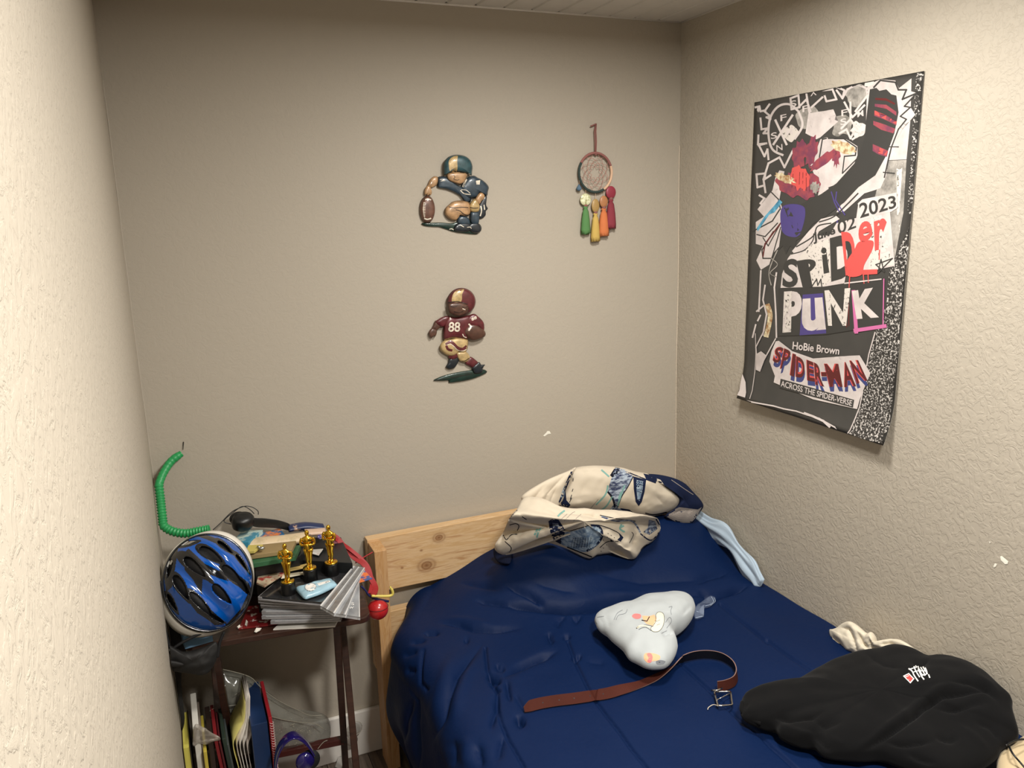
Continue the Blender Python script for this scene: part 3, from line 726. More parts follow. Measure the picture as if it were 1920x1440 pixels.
pr.poly(L4([(1700, 36), (1786, 18), (1760, 500), (1740, 900), (1700, 1400)])+L5([(1630, 200), (1600, 500), (1575, 760), (1545, 1100), (1520, 1420)])+L6([(1668, 40), (1640, 420), (1600, 800), (1575, 1050), (1500, 1210), (1430, 1240), (1260, 1200), (1110, 1140), (1210, 950), (1280, 690), (1340, 330), (1400, 110)])+L5([(1345, 1100), (1375, 780), (1540, 700), (1590, 280)])+L4([(1610, 1400), (1650, 800), (1680, 300)]), 5)
pr.poly(L4([(1510, 200), (1650, 90), (1640, 500), (1600, 900), (1380, 910), (1480, 500)]), 1)
pr.poly(L4([(1380, 915), (1600, 905), (1570, 1430)])+L5([(1430, 640), (1390, 180), (1200, 220)])+L4([(1250, 1400)]), 12)
pr.poly(L4([(1500, 950), (1560, 940), (1530, 1430)])+L5([(1480, 400), (1450, 200)]), 10)
pr.up()
# grainy clouds behind the scribbles
for c, r in (((1100, 260), 110), ((620, 480), 120), ((950, 560), 110), ((440, 640), 90), ((1120, 600), 80), ((1230, 120), 60)):
    pr.poly(L4([(c[0]+r*math.cos(t)*random.uniform(.7, 1.2), c[1]+r*math.sin(t)*random.uniform(.7, 1.2)) for t in np.linspace(0, 6.28, 14)[:-1]]), 10 if r < 100 else 12, 40)
pr.up()
# white scribbles
wl_ = 4.2
pr.stroke(L4([(370, 860), (260, 800), (220, 650), (240, 480), (320, 370), (430, 350), (520, 420)]), wl_, 1)
pr.stroke(L4([(520, 420), (560, 560), (480, 700)]), wl_, 1)
pr.lines(L4([(290, 510), (400, 750)]), wl_, 1); pr.lines(L4([(460, 460), (270, 750)]), wl_, 1)
for ch, x, y in (('F', 340, 520), ('S', 245, 700), ('M', 400, 660), ('N', 300, 820), ('F', 560, 430), ('S', 440, 380), ('X', 640, 270), ('S', 940, 560), ('M', 1110, 480), ('F', 950, 470)):
    pr.text(ch, L4([(x, y), (x+62, y-14), (x+58, y-74), (x-2, y-62)]), 1, 0.01)
for L in ([(230, 350), (180, 420), (240, 470), (200, 480), (240, 500)], [(140, 490), (150, 600), (210, 590), (170, 640), (215, 640)], [(120, 660), (115, 750), (200, 740), (120, 760)], [(130, 770), (180, 870), (210, 800), (220, 900)], [(100, 1050), (110, 1180), (180, 1160)], [(100, 1050), (190, 1040), (180, 1100), (240, 1060)],
          [(130, 1260), (180, 1290), (140, 1340), (190, 1380)], [(200, 1300), (280, 1280), (220, 1420)], [(440, 290), (520, 260), (530, 380), (450, 400), (440, 290)], [(520, 380), (600, 300), (640, 420)], [(600, 250), (640, 500)], [(650, 380), (760, 280)],
          [(760, 200), (800, 320), (900, 300), (860, 200), (760, 210)], [(880, 180), (960, 290), (980, 210), (900, 175)], [(960, 290), (1010, 200), (1110, 150), (1200, 190), (1210, 260), (1090, 420)], [(980, 330), (1060, 480), (1180, 360)], [(1040, 500), (1110, 600)], [(1040, 500), (950, 590)], [(1040, 490), (1040, 330)],
          [(930, 640), (1000, 600), (1040, 690), (1080, 620)], [(1180, 620), (1060, 700)], [(640, 470), (660, 560), (720, 440)], [(90, 380), (130, 370), (140, 420), (190, 410)], [(380, 980), (330, 880), (220, 940), (170, 1100), (190, 1230)], [(380, 980), (470, 800)]):
    pr.lines(L4(L), wl_*0.9, 1)
pr.poly(L4([(110, 370), (138, 362), (140, 400), (118, 432), (104, 410)]), 1)
pr.poly(L4([(1205, 180), (1265, 150), (1255, 260), (1215, 420), (1195, 540), (1200, 380)]), 1)
pr.up()
# abstract bursts
pr.poly(L4([(590, 640), (620, 440), (640, 600), (720, 480), (700, 570), (870, 400), (790, 560), (920, 520), (740, 680), (700, 700), (680, 660)]), 1)
pr.poly(L4([(740, 700), (800, 680), (880, 700), (1000, 700), (1110, 770), (1110, 860), (1060, 1000), (900, 1150), (820, 1180), (830, 1290), (700, 1350), (730, 1180), (720, 1000), (640, 960)]), 1)
pr.poly(L4([(1270, 130), (1340, 100), (1490, 112), (1530, 200), (1600, 205), (1570, 290), (1700, 235), (1600, 370), (1640, 375), (1545, 470), (1690, 455), (1530, 570), (1560, 600), (1470, 760), (1520, 775), (1420, 850), (1400, 1060), (1340, 1190), (1180, 1240), (980, 1420), (900, 1430), (1040, 1200), (1210, 700), (1230, 400)]), 1)
pr.poly(L4([(290, 1080), (330, 1010), (380, 1020), (240, 1300), (330, 1300), (370, 1430), (200, 1500), (110, 1400), (260, 1210)]), 1)
pr.poly(L5([(90, 290), (330, 130), (350, 350), (320, 520), (250, 600), (220, 700), (140, 750), (95, 660), (160, 520), (90, 500)]), 1)
pr.up()
for L, w in (([(1275, 180), (1340, 110), (1490, 130), (1520, 205), (1600, 205), (1560, 300), (1700, 240)], 3.2), ([(1700, 240), (1580, 370), (1640, 380), (1540, 470)], 2.6), ([(1760, 310), (1690, 360), (1750, 330)], 2), ([(1540, 470), (1600, 500), (1520, 600), (1450, 780), (1420, 900), (1380, 1080)], 2.6),
             ([(730, 880), (760, 700), (800, 690)], 2.4), ([(820, 690), (970, 690), (1100, 780), (1090, 860), (980, 870)], 2.6), ([(980, 870), (960, 1040), (1100, 900)], 2.2), ([(1480, 1040), (1370, 1030)], 2.2), ([(1520, 775), (1400, 775)], 2), ([(250, 1230), (320, 1300), (340, 1400)], 2.2)):
    pr.lines(L4(L), w, 2)
for L, w in (([(60, 380), (250, 280), (320, 170)], 2.4), ([(100, 410), (180, 430), (300, 300)], 2.2), ([(240, 640), (160, 640), (150, 560), (260, 380)], 2.4), ([(330, 340), (290, 480), (250, 620)], 2), ([(160, 440), (210, 520), (330, 300)], 2)): pr.lines(L5(L), w, 2)
# plain stand-in for the pictured figure: one broad brush sweep, a few splashes
pr.poly(L4([(1235, 200), (1300, 185), (1330, 215), (1400, 200), (1450, 250), (1500, 262), (1522, 430), (1480, 640), (1400, 860), (1290, 1060), (1120, 1180), (980, 1330)])+L5([(760, 240), (640, 310), (560, 420), (480, 470), (470, 560), (420, 520), (380, 600), (350, 520), (310, 560), (330, 400), (350, 240), (500, 130), (720, 20)])+L4([(900, 1140), (1080, 940), (1180, 700), (1200, 480)]), 2)
pr.up()
for L in ([(1285, 345), (1400, 355), (1500, 425), (1500, 465), (1400, 395), (1285, 372)], [(1280, 412), (1400, 460), (1505, 520), (1500, 560), (1400, 510), (1280, 465)], [(1270, 515), (1380, 550), (1490, 595), (1470, 640), (1350, 605), (1270, 555)], [(1290, 285), (1400, 290), (1490, 340), (1480, 355), (1400, 315), (1290, 305)], [(1265, 748), (1330, 775), (1418, 815), (1405, 875), (1320, 850), (1262, 815)]):
    pr.poly(L4(L), 11 if L[0][1] == 285 else 4)
for L in ([(1285, 412), (1400, 460), (1505, 520), (1500, 545), (1390, 500), (1283, 450)], [(1268, 752), (1330, 780), (1410, 818), (1398, 860), (1320, 835), (1268, 800)]): pr.poly(L4(L), 3)
def splash(cx, cy, rx, ry, mi, k=0.35, n=18, rot=0):
    P = []
    for i in range(n):
        t = 2*PI*i/n; r = 1-(k*random.random() if i % 2 else -k*0.3*random.random()); x, y = rx*r*math.cos(t), ry*r*math.sin(t)
        P.append((cx+x*math.cos(rot)-y*math.sin(rot), cy+x*math.sin(rot)+y*math.cos(rot)))
    pr.poly(L4(P), mi, 60)
splash(530, 850, 75, 150, 4, rot=0.1); splash(650, 820, 60, 160, 4, rot=0.2); splash(780, 900, 45, 190, 4, rot=0.9)
splash(900, 870, 40, 120, 4, rot=0.05); splash(480, 1170, 210, 110, 4, rot=0.45); splash(650, 1150, 90, 110, 4)
pr.up(); splash(535, 1090, 95, 130, 3, 0.3, rot=-0.2); splash(390, 1090, 110, 45, 9, 0.4, rot=0.4); splash(970, 780, 130, 62, 9, 0.25, rot=0.35); splash(690, 1180, 50, 60, 12, 0.5)
pr.poly(L4([(330, 1300), (360, 1330), (280, 1430), (230, 1450)])+L5([(110, 380), (100, 350), (180, 230), (270, 130)]), 8)
pr.poly(L5([(350, 140), (560, 150), (520, 400), (420, 430), (340, 360)]), 6, 40)
for L in ([(820, 0), (850, 100), (900, 200)], [(870, 0), (860, 80), (950, 220)], [(880, 250), (860, 460)]): pr.lines(L5(L), 2.2, 6)
for q in range(6): pr.lines(L4([(470+q*32, 1020+q*4), (455+q*36, 1180+q*8)]), 1.0, 11)
pr.poly(L5([(360, 150), (400, 140), (560, 420), (480, 430)]), 2); pr.stroke(L5([(200, 1080), (230, 1200), (190, 1400)]), 9, 9); pr.stroke(L5([(300, 560), (220, 760), (240, 900)]), 2, 12); pr.stroke(L5([(240, 640), (300, 700), (230, 780), (290, 820)]), 1.6, 12)
pr.lines(L5([(330, 300), (180, 500), (160, 620)]), 2.5, 11)
for L in ([(290, 780), (270, 920), (285, 1180), (290, 1400)], [(140, 760), (120, 1150)], [(180, 900), (160, 1040), (195, 1180), (160, 1380)], [(60, 1400), (90, 1280)], [(100, 1150), (160, 1100)], [(110, 1240), (135, 1190)]): pr.lines(L5(L), 3, 1)
# title block
pr.up()
pr.poly(L5([(330, 925), (345, 790), (400, 640), (430, 600), (560, 530), (620, 420), (800, 420), (870, 300), (1060, 250), (1080, 110), (1440, 20), (1450, 160), (1385, 185), (1432, 712), (1200, 762), (960, 800), (945, 880), (750, 912)]), 1)
pr.poly(L5([(440, 570), (600, 380), (720, 260), (860, 225), (900, 260), (700, 380), (640, 520), (480, 610)]), 1)
pr.up(); pr.poly(L5([(500, 640), (620, 500), (800, 450), (815, 860), (750, 905), (540, 920)]), 10); pr.poly(L5([(1200, 230), (1300, 210), (1400, 640), (1420, 700), (1180, 750)]), 10)
pr.poly(L5([(1230, 260), (1380, 220), (1400, 560), (1300, 600), (1240, 500)]), 1)
pr.stroke(L5([(480, 530), (640, 430), (690, 330), (820, 300)]), 2.4, 2); pr.stroke(L5([(430, 600), (560, 560), (640, 470), (650, 400)]), 2, 2); pr.stroke(L5([(700, 290), (840, 240), (960, 130), (1080, 10)]), 2.4, 2)
pr.up()
T = lambda s_, Q, mi, b=0.0: pr.text(s_, L5(Q), mi, b)
T('June', [(650, 505), (865, 425), (850, 325), (640, 395)], 2, 0.03)
T('02', [(885, 410), (1060, 345), (1050, 225), (875, 285)], 2, 0.012)
pr.poly(L5([(1075, 110), (1120, 70), (1450, 5), (1460, 150), (1400, 190), (1110, 275)]), 1); pr.up()
T('2023', [(1100, 255), (1450, 150), (1438, 30), (1085, 110)], 2, 0.02)
T('S', [(345, 925), (500, 915), (495, 635), (360, 655)], 2, 0.03)
T('P', [(545, 925), (685, 800), (665, 635), (480, 665)], 2, 0.03); pr.poly(L5([(520, 700), (600, 690), (640, 915), (555, 925)]), 2)
T('i', [(745, 790), (805, 775), (770, 530), (720, 540)], 2, 0.03)
T('D', [(820, 865), (1045, 800), (1035, 385), (805, 445)], 2, 0.05)
pr.up(); T('D', [(960, 810), (1050, 740), (1045, 385), (915, 385)], 3, 0.04); T('e', [(1085, 520), (1225, 430), (1200, 265), (1080, 300)], 3, 0.03); T('r', [(1240, 565), (1330, 545), (1360, 240), (1230, 280)], 3, 0.05)
pr.poly(L5([(1040, 560), (1090, 480), (1220, 470), (1215, 560), (1140, 700), (1110, 800), (980, 810), (960, 690)]), 3, 40)
pr.poly(L5([(1120, 750), (1265, 745), (1265, 790), (1120, 800)]), 3)
for L in ([(1000, 800), (990, 920)], [(1130, 790), (1135, 880)], [(1175, 790), (1178, 870)], [(1285, 560), (1282, 650)], [(985, 920), (990, 1300)], [(960, 960), (968, 1300)]): pr.lines(L5(L), 2, 3 if L[0][1] < 900 else 11)
pr.lines(L5([(1270, 780), (1300, 650), (1330, 770), (1250, 700), (1410, 640), (1270, 780)]), 2.2, 2)
pr.lines(L5([(640, 900), (680, 840), (690, 900), (720, 840), (730, 920)]), 2, 2); pr.lines(L5([(950, 880), (1300, 840)]), 2.4, 1)
pr.poly(L5([(310, 930), (750, 915), (940, 890), (1320, 860), (1322, 1285), (760, 1375), (305, 1388)]), 2)
pr.up()
T('P', [(350, 1355), (530, 1340), (540, 955), (365, 960)], 1, 0.05); pr.poly(L5([(372, 960), (440, 955), (432, 1350), (350, 1356)]), 10)
pr.poly(L5([(545, 990), (742, 975), (772, 1362), (515, 1382)]), 6); pr.up()
T('u', [(530, 1345), (770, 1330), (735, 1015), (545, 1030)], 1, 0.05)
T('N', [(790, 1290), (965, 1290), (1005, 925), (755, 950)], 10, 0.03)
pr.lines(L5([(1035, 960), (1062, 1350)]), 7, 7); pr.lines(L5([(1050, 1335), (1340, 1292)]), 7, 7); pr.lines(L5([(1328, 840), (1320, 1280)]), 2, 7); pr.up()
T('K', [(1065, 1225), (1282, 1208), (1248, 918), (1020, 955)], 1, 0.05)
pr.up()
T6 = lambda s_, Q, mi, b=0.0: pr.text(s_, L6(Q), mi, b)
T6('HoBie Brown', [(600, 282), (1050, 335), (1058, 262), (606, 208)], 1, 0.02)
pr.poly(L6([(440, 205), (470, 200), (600, 300), (800, 370), (1110, 388), (1132, 345), (1250, 340), (1355, 512), (1300, 640), (1280, 690), (1250, 770), (1225, 860), (800, 765), (420, 602), (432, 540), (495, 545), (378, 400), (400, 300)]), 1); pr.up()
LET = [('S', (405, 400), (470, 415), (520, 262), (440, 255)), ('P', (480, 470), (530, 440), (592, 300), (520, 270)), ('I', (575, 530), (612, 545), (632, 330), (602, 320)), ('D', (630, 545), (712, 562), (718, 380), (636, 345)), ('E', (742, 580), (815, 592), (800, 405), (736, 380)),
       ('R', (822, 622), (905, 640), (870, 440), (806, 405)), ('-', (880, 540), (930, 540), (925, 500), (875, 500)), ('M', (960, 642), (1082, 642), (1040, 420), (905, 420)), ('A', (1100, 645), (1212, 635), (1132, 400), (1085, 408)), ('N', (1222, 612), (1322, 580), (1232, 385), (1150, 390))]
for c, *Q in LET: T6(c, [(x+8, y+48) for x, y in Q], 13, 0.06)
pr.up()
for c, *Q in LET: T6(c, Q, 3, 0.06)
pr.up()
for c, *Q in LET: T6(c, [(x+5, y+3) for x, y in Q], 11, 0.02)
pr.up(); pr.poly(L6([(478, 655), (1186, 846), (1198, 770), (488, 566)]), 2); pr.up(); T6('ACROSS THE SPIDER-VERSE', [(490, 640), (1172, 830), (1182, 776), (494, 582)], 1, 0.012)
for L, w in (([(160, 782), (250, 800), (420, 830), (520, 858), (640, 880), (740, 915), (860, 950), (930, 990), (1010, 1035), (1050, 1080), (1080, 1140), (1110, 1128)], 2.6), ([(1110, 1128), (1160, 1060), (1210, 945), (1250, 840), (1282, 690)], 2.0), ([(1320, 440), (1340, 330), (1360, 260), (1400, 120)], 2.2), ([(245, 130), (250, 320), (240, 500), (215, 680), (190, 760)], 1.2),
             ([(330, 100), (250, 260), (260, 390), (330, 380), (440, 180)], 2.2), ([(720, 900), (800, 930), (900, 975), (960, 1030)], 4.2)): pr.lines(L6(L), w, 1)
pr.poly(L6([(120, 520), (150, 600), (155, 700), (135, 800), (48, 772), (90, 680), (105, 590)]), 1)
pr.poly(L6([(250, 330), (300, 300), (350, 340), (290, 500), (250, 480)]), 1); pr.poly(L6([(1420, 1215), (1460, 1212), (1445, 1245), (1425, 1240)]), 1)
pr.build('printed_artwork', PM, po)

# ============================================================ THINGS ON THE BED
b5 = lambda x, y: (900+x/3.4286, 840+y/3.4286)
def nz(p, s, seed=0.0): return noise.noise(Vector((p.x*s+seed, p.y*s, p.z*s)))
fabric = lambda n, c, **k: mat(n, rgb(*c), 0.85, var=0.04, sheen=0.15, bump=0.25, bs=500, bd=0.0008, **k)
creamf = fabric('cream_cotton', (206, 194, 174)); navyf = mat('navy_print', rgb(28, 36, 62), 0.85, var=0.05, spec=0.1); ltblue = fabric('pale_blue_cotton', (172, 190, 206))
tealp = fabric('teal_print', (118, 164, 156)); greyp = two_tone('brushed_navy_print', rgb(40, 50, 84), rgb(170, 182, 196), 45, 0.42, 0.6, 0.85, stretch=(1, 1, 3)); bluep = two_tone('mottled_blue_print', rgb(96, 122, 152), rgb(172, 190, 204), 60, 0.4, 0.6, 0.85)
blackp = mat('black_line_print', rgb(24, 26, 38), 0.85, spec=0.1); greyf = fabric('warm_grey_cotton', (150, 140, 132))  # greyf: plain warm grey for pattern patches and lines
PRM = [navyf, greyp, bluep, tealp, blackp, creamf, greyf]
L5b = lambda L: [b5(*p) for p in L]
def outY(L, y, cv=b5): return [atY(*cv(*p), y) for p in L]

pil = empty('printed_pillow', atY(1160, 960, -0.2), 'cream pillow with navy fish print slumped on top of the pile by the wall', 'pillow')
dz = creases([(L5b([(600, 150), (760, 150), (900, 170)]), 8, -.006), (L5b([(700, 200), (650, 300), (640, 380)]), 9, -.005), (L5b([(1000, 200), (1100, 260), (1220, 330)]), 8, .006),
              (L5b([(1130, 300), (1180, 360), (1150, 420)]), 8, -.007), (L5b([(780, 400), (900, 380), (1000, 410)]), 7, -.006)])
body = blob('pillow_body', outY([(505, 300), (560, 165), (620, 125), (720, 114), (870, 124), (960, 148), (1080, 175), (1180, 240), (1255, 300), (1285, 345), (1240, 400), (1150, 432), (1020, 447), (880, 428), (740, 422), (600, 405), (510, 388), (495, 345)], -0.20), (-0.1, -0.85, 0.4), 0.085, 0.10, creamf, pil, rings=40, seg=140, power=3.2,
            disp=lambda v, px, py: dz(px, py)+0.006*nz(v, 14)+0.002*nz(v, 45))
dzf = creases([(L5b([(560, 160), (430, 300), (400, 480)]), 5, -.007), (L5b([(500, 240), (460, 330), (430, 440)]), 5, -.006), (L5b([(420, 230), (340, 340), (330, 460)]), 5, -.007), (L5b([(300, 320), (360, 350), (480, 250)]), 5, .006)])
flap = blob('pillowcase_flap', outY([(618, 128), (560, 150), (420, 210), (280, 298), (272, 350), (300, 400), (310, 458), (420, 492), (470, 425), (525, 335), (550, 240)], -0.26), (-0.2, -0.9, 0.4), 0.022, 0.02, creamf, pil, rings=26, seg=100, power=3,
            disp=lambda v, px, py: dzf(px, py)+0.004*nz(v, 25))
dzn = creases([(L5b([(1150, 230), (1250, 300), (1300, 400)]), 6, .006), (L5b([(1200, 430), (1300, 400), (1400, 400)]), 6, -.008), (L5b([(1300, 300), (1350, 380), (1330, 450)]), 6, -.006)])
nflap = blob('navy_flap', outY([(1070, 168), (1180, 176), (1290, 212), (1370, 282), (1435, 368), (1400, 428), (1360, 482), (1270, 482), (1190, 440), (1260, 380), (1275, 330), (1230, 275), (1140, 205)], -0.235), (-0.3, -0.85, 0.4), 0.035, 0.035, [navyf, greyf], pil, rings=26, seg=110, power=2.5, center=atY(*b5(1310, 345), -0.235),
             disp=lambda v, px, py: dzn(px, py)+0.004*nz(v, 25))
ik = inkset([body, flap, nflap], 5)
ik.poly(L5b([(1180, 430), (1280, 380), (1300, 400), (1330, 425), (1400, 395), (1425, 380), (1395, 435), (1358, 480), (1270, 480)]), 6)
ik.poly(L5b([(622, 128), (590, 140), (565, 190), (530, 280), (505, 345), (515, 380), (560, 392), (582, 365), (556, 335), (550, 275), (580, 200), (602, 160)]), 0)
ik.poly(L5b([(555, 210), (530, 270), (512, 330), (540, 325), (548, 270)]), 2)
ik.poly(L5b([(868, 128), (935, 140), (985, 182), (955, 240), (915, 305), (885, 385), (960, 400), (1020, 442), (930, 436), (845, 430), (830, 400), (862, 360), (850, 320), (820, 285), (830, 240), (848, 185)]), 1)
ik.up()
ik.poly(L5b([(868, 125), (900, 130), (880, 170), (850, 190), (835, 175)]), 4); ik.stroke(L5b([(820, 280), (850, 320), (865, 375), (835, 400)]), 3.5, 4); ik.stroke(L5b([(985, 182), (950, 250), (912, 310), (885, 380)]), 1.8, 4)
ik.poly(L5b([(985, 182), (1068, 205), (1058, 280), (1040, 345), (1020, 374), (1000, 345), (988, 260)]), 0); ik.up(); ik.poly(L5b([(1005, 205), (1050, 215), (1042, 280), (1025, 340), (1012, 330), (1005, 270)]), 2)
ik.poly(L5b([(900, 385), (960, 395), (1010, 435), (930, 425)]), 0); ik.poly(L5b([(1050, 165), (1100, 175), (1140, 200), (1130, 225), (1070, 205)]), 0)
for L in ([(780, 140), (830, 185)], [(822, 240), (805, 300), (745, 365)], [(850, 312), (810, 375), (755, 412)], [(930, 240), (900, 320), (885, 372)], [(905, 285), (890, 330)]): ik.stroke(L5b(L), 3.0, 3)
ik.stroke(L5b([(760, 330), (700, 400)]), 1.3, 6)
for L in ([(600, 195), (597, 215)], [(598, 262), (592, 280)], [(590, 300), (580, 330)], [(575, 350), (590, 320)]): ik.stroke(L5b(L), 1.3, 4)
ik.stroke(L5b([(935, 150), (1000, 175), (1060, 185)]), 3.5, 5); ik.stroke(L5b([(960, 160), (1040, 192), (1130, 225)]), 2.0, 0); ik.stroke(L5b([(1062, 418), (1120, 428), (1200, 412)]), 2.0, 4)
ik.poly(L5b([(1132, 195), (1160, 205), (1200, 260), (1150, 240)]), 5); ik.stroke(L5b([(1230, 205), (1310, 260), (1370, 300)]), 1.0, 6)
ik.stroke(L5b([(600, 410), (570, 395), (540, 405)]), 1.6, 4)
ik.build('printed_pattern', PRM, pil)
# crumpled printed sheet under it
shO = [(285, 320), (240, 390), (190, 450), (150, 540), (95, 625), (110, 670), (175, 680), (235, 605), (330, 580), (440, 602), (560, 642), (700, 706), (760, 684), (850, 672), (900, 668), (990, 712), (1050, 640), (1120, 590), (1160, 520), (1130, 450), (1020, 430), (880, 405), (700, 400), (520, 385), (380, 330)]
def shp(x, y):
    px, py = b5(x, y)
    if y > 480:
        q = on_bed(px, py, 0.012)
        return q if q.y < -0.2 else atY(px, py, -0.24)
    return atY(px, py, -0.30-0.10*max(0, (y-320))/160)
she = empty('printed_sheet', atY(1060, 1010, -0.36), 'crumpled cream sheet with navy fish print below the printed pillow', 'sheet')
dzs = creases([(L5b(L), w, a) for L, w, a in (
    ([(270, 440), (330, 470), (420, 500), (470, 460)], 6, -.014), ([(240, 400), (300, 480), (250, 580)], 5, -.010), ([(180, 480), (230, 520), (240, 590)], 5, -.012), ([(150, 560), (200, 600), (200, 660)], 4, -.010),
    ([(480, 410), (700, 430), (820, 460), (960, 490)], 6, -.012), ([(560, 450), (700, 470), (820, 500)], 10, .010), ([(980, 480), (1020, 540), (980, 620)], 5, -.014), ([(940, 500), (960, 560), (930, 640)], 6, .010),
    ([(1040, 470), (1080, 520), (1060, 580)], 6, -.010), ([(1120, 470), (1140, 530), (1080, 590)], 5, .008), ([(820, 640), (900, 610), (960, 660)], 5, -.010), ([(880, 630), (930, 670), (990, 690)], 5, .008),
    ([(400, 520), (430, 570), (470, 600)], 5, -.008), ([(330, 480), (340, 560)], 6, .008), ([(620, 480), (600, 560), (640, 640)], 8, .005), ([(780, 510), (800, 600), (760, 670)], 6, -.006))])
sbody = blob('sheet_cloth', [shp(*p) for p in shO], (-0.1, -0.75, 0.65), 0.045, 0.05, creamf, she, rings=44, seg=190, power=2.6, center=shp(640, 520) if False else atY(*b5(640, 510), -0.40),
             disp=lambda v, px, py: dzs(px, py)+0.010*nz(v, 16, 3)+0.006*abs(nz(v, 34, 7)))
ik = inkset([sbody], 5)
ik.poly(L5b([(440, 470), (470, 452), (505, 460), (550, 530), (540, 560), (520, 618), (470, 592), (450, 535)]), 0); ik.poly(L5b([(465, 480), (500, 480), (525, 540), (490, 560), (470, 520)]), 1)
ik.poly(L5b([(540, 548), (620, 528), (700, 500), (765, 508), (785, 565), (758, 620), (700, 662), (640, 665), (560, 635), (520, 610)]), 2, 50)
ik.up()
for q in range(8): ik.stroke(L5b([(600+q*16, 575), (585+q*17, 640)]), 0.7, 4); ik.stroke(L5b([(600, 580+q*8), (722, 572+q*8)]), 0.6, 4)
ik.stroke(L5b([(700, 496), (765, 506), (785, 560), (755, 615), (685, 662)]), 4.2, 0); ik.stroke(L5b([(560, 540), (640, 515), (720, 495), (790, 502), (880, 540), (918, 575)]), 1.5, 4)
ik.stroke(L5b([(560, 636), (640, 668), (720, 700)]), 2.2, 4); ik.stroke(L5b([(770, 640), (820, 602), (890, 600)]), 1.4, 4); ik.poly(L5b([(890, 545), (922, 575), (905, 602), (882, 590), (900, 572)]), 0); ik.poly(L5b([(838, 588), (856, 586), (852, 602), (840, 602)]), 4)
ik.stroke(L5b([(780, 440), (870, 468), (960, 465), (1000, 490), (1030, 545)]), 3.2, 1); ik.stroke(L5b([(770, 432), (880, 455), (1000, 470)]), 1.4, 4)
ik.stroke(L5b([(1128, 450), (1158, 520), (1100, 592), (1030, 550)]), 2.4, 0); ik.poly(L5b([(1085, 460), (1125, 470), (1140, 520), (1090, 560), (1050, 540), (1080, 510)]), 1)
for L in ([(365, 575), (380, 530), (410, 505)], [(500, 440), (520, 420), (545, 402)], [(370, 520), (350, 560)], [(910, 490), (900, 520), (930, 540)], [(905, 510), (925, 500)]): ik.stroke(L5b(L), 3.4, 3)
for L in ([(540, 470), (590, 420), (610, 410)], [(520, 460), (560, 425)], [(600, 470), (650, 425)]): ik.stroke(L5b(L), 1.0, 6)
for L in ([(150, 560), (170, 590), (200, 560), (240, 555)], [(190, 495), (230, 485), (250, 500), (240, 530)], [(160, 600), (200, 640), (190, 670)], [(240, 400), (200, 440)], [(270, 440), (300, 460)]): ik.stroke(L5b(L), 1.5, 4)
for x, y in ((820, 548), (840, 560), (815, 570), (860, 575), (790, 590), (810, 620), (790, 640), (775, 660)): ik.stroke(L5b([(x, y), (x+6, y+4)]), 1.0, 4)
ik.stroke(L5b([(960, 610), (985, 560), (975, 540)]), 1.1, 4); ik.stroke(L5b([(1030, 665), (1050, 635), (1110, 600)]), 1.1, 4)
ik.build('printed_pattern', PRM, she)
o = blob('navy_corner', [on_bed(*b5(x, y), 0.01) if y > 700 else atY(*b5(x, y), -0.14) for x, y in [(95, 640), (150, 670), (200, 650), (195, 740), (120, 735), (88, 690)]], (-0.2, -0.8, 0.3), 0.02, 0.02, navyf, she, rings=8, seg=40)  # small dark navy tip of cloth at the left end

# pale blue cloth trailing down beside the wall
def drape(name, px, r, X, mt, parent=None, flat=0.45, n=90, seg=40, amp=0.35, seed=1, squash=Vector((1, 0, 0))):
    P = cr([atX(x, y, X) for x, y in px], n); V = []; Fc = []
    R = cr([Vector((q, 0, 0)) for q in r], n)
    for i, p in enumerate(P):
        t = (P[min(i+1, n-1)]-P[max(i-1, 0)]).normalized(); b = t.cross(squash).normalized(); e = (0.04+0.96*min(1, i/5.0, (n-1-i)/5.0))
        for j in range(seg):
            a = 2*PI*j/seg; q = b*math.cos(a)+squash*math.sin(a)*flat
            k = 1+amp*noise.noise(Vector((math.cos(a)*2.2+seed, math.sin(a)*2.2, i*0.035)))+0.5*amp*math.sin(a*5+i*0.06)*0.5
            V.append(p+q*R[i].x*k*e)
    for i in range(n-1):
        for j in range(seg): k = (j+1) % seg; Fc.append((i*seg+j, i*seg+k, (i+1)*seg+k, (i+1)*seg+j))
    Fc.append(tuple(range(seg))[::-1]); Fc.append(tuple((n-1)*seg+j for j in range(seg)))
    for v in V: v.x = min(v.x, -0.003)
    o = mk(name, V, Fc, mt, parent); return fix(o)
lb = drape('pale_blue_cloth', [b5(*p) for p in [(1340, 400), (1400, 450), (1480, 510), (1570, 570), (1640, 650), (1715, 750), (1770, 830), (1805, 890)]], [.030, .028, .030, .040, .028, .034, .024, .026], -0.035, ltblue, amp=0.75)
tag(lb, 'twisted pale blue cloth trailing between the comforter and the right wall', 'cloth')

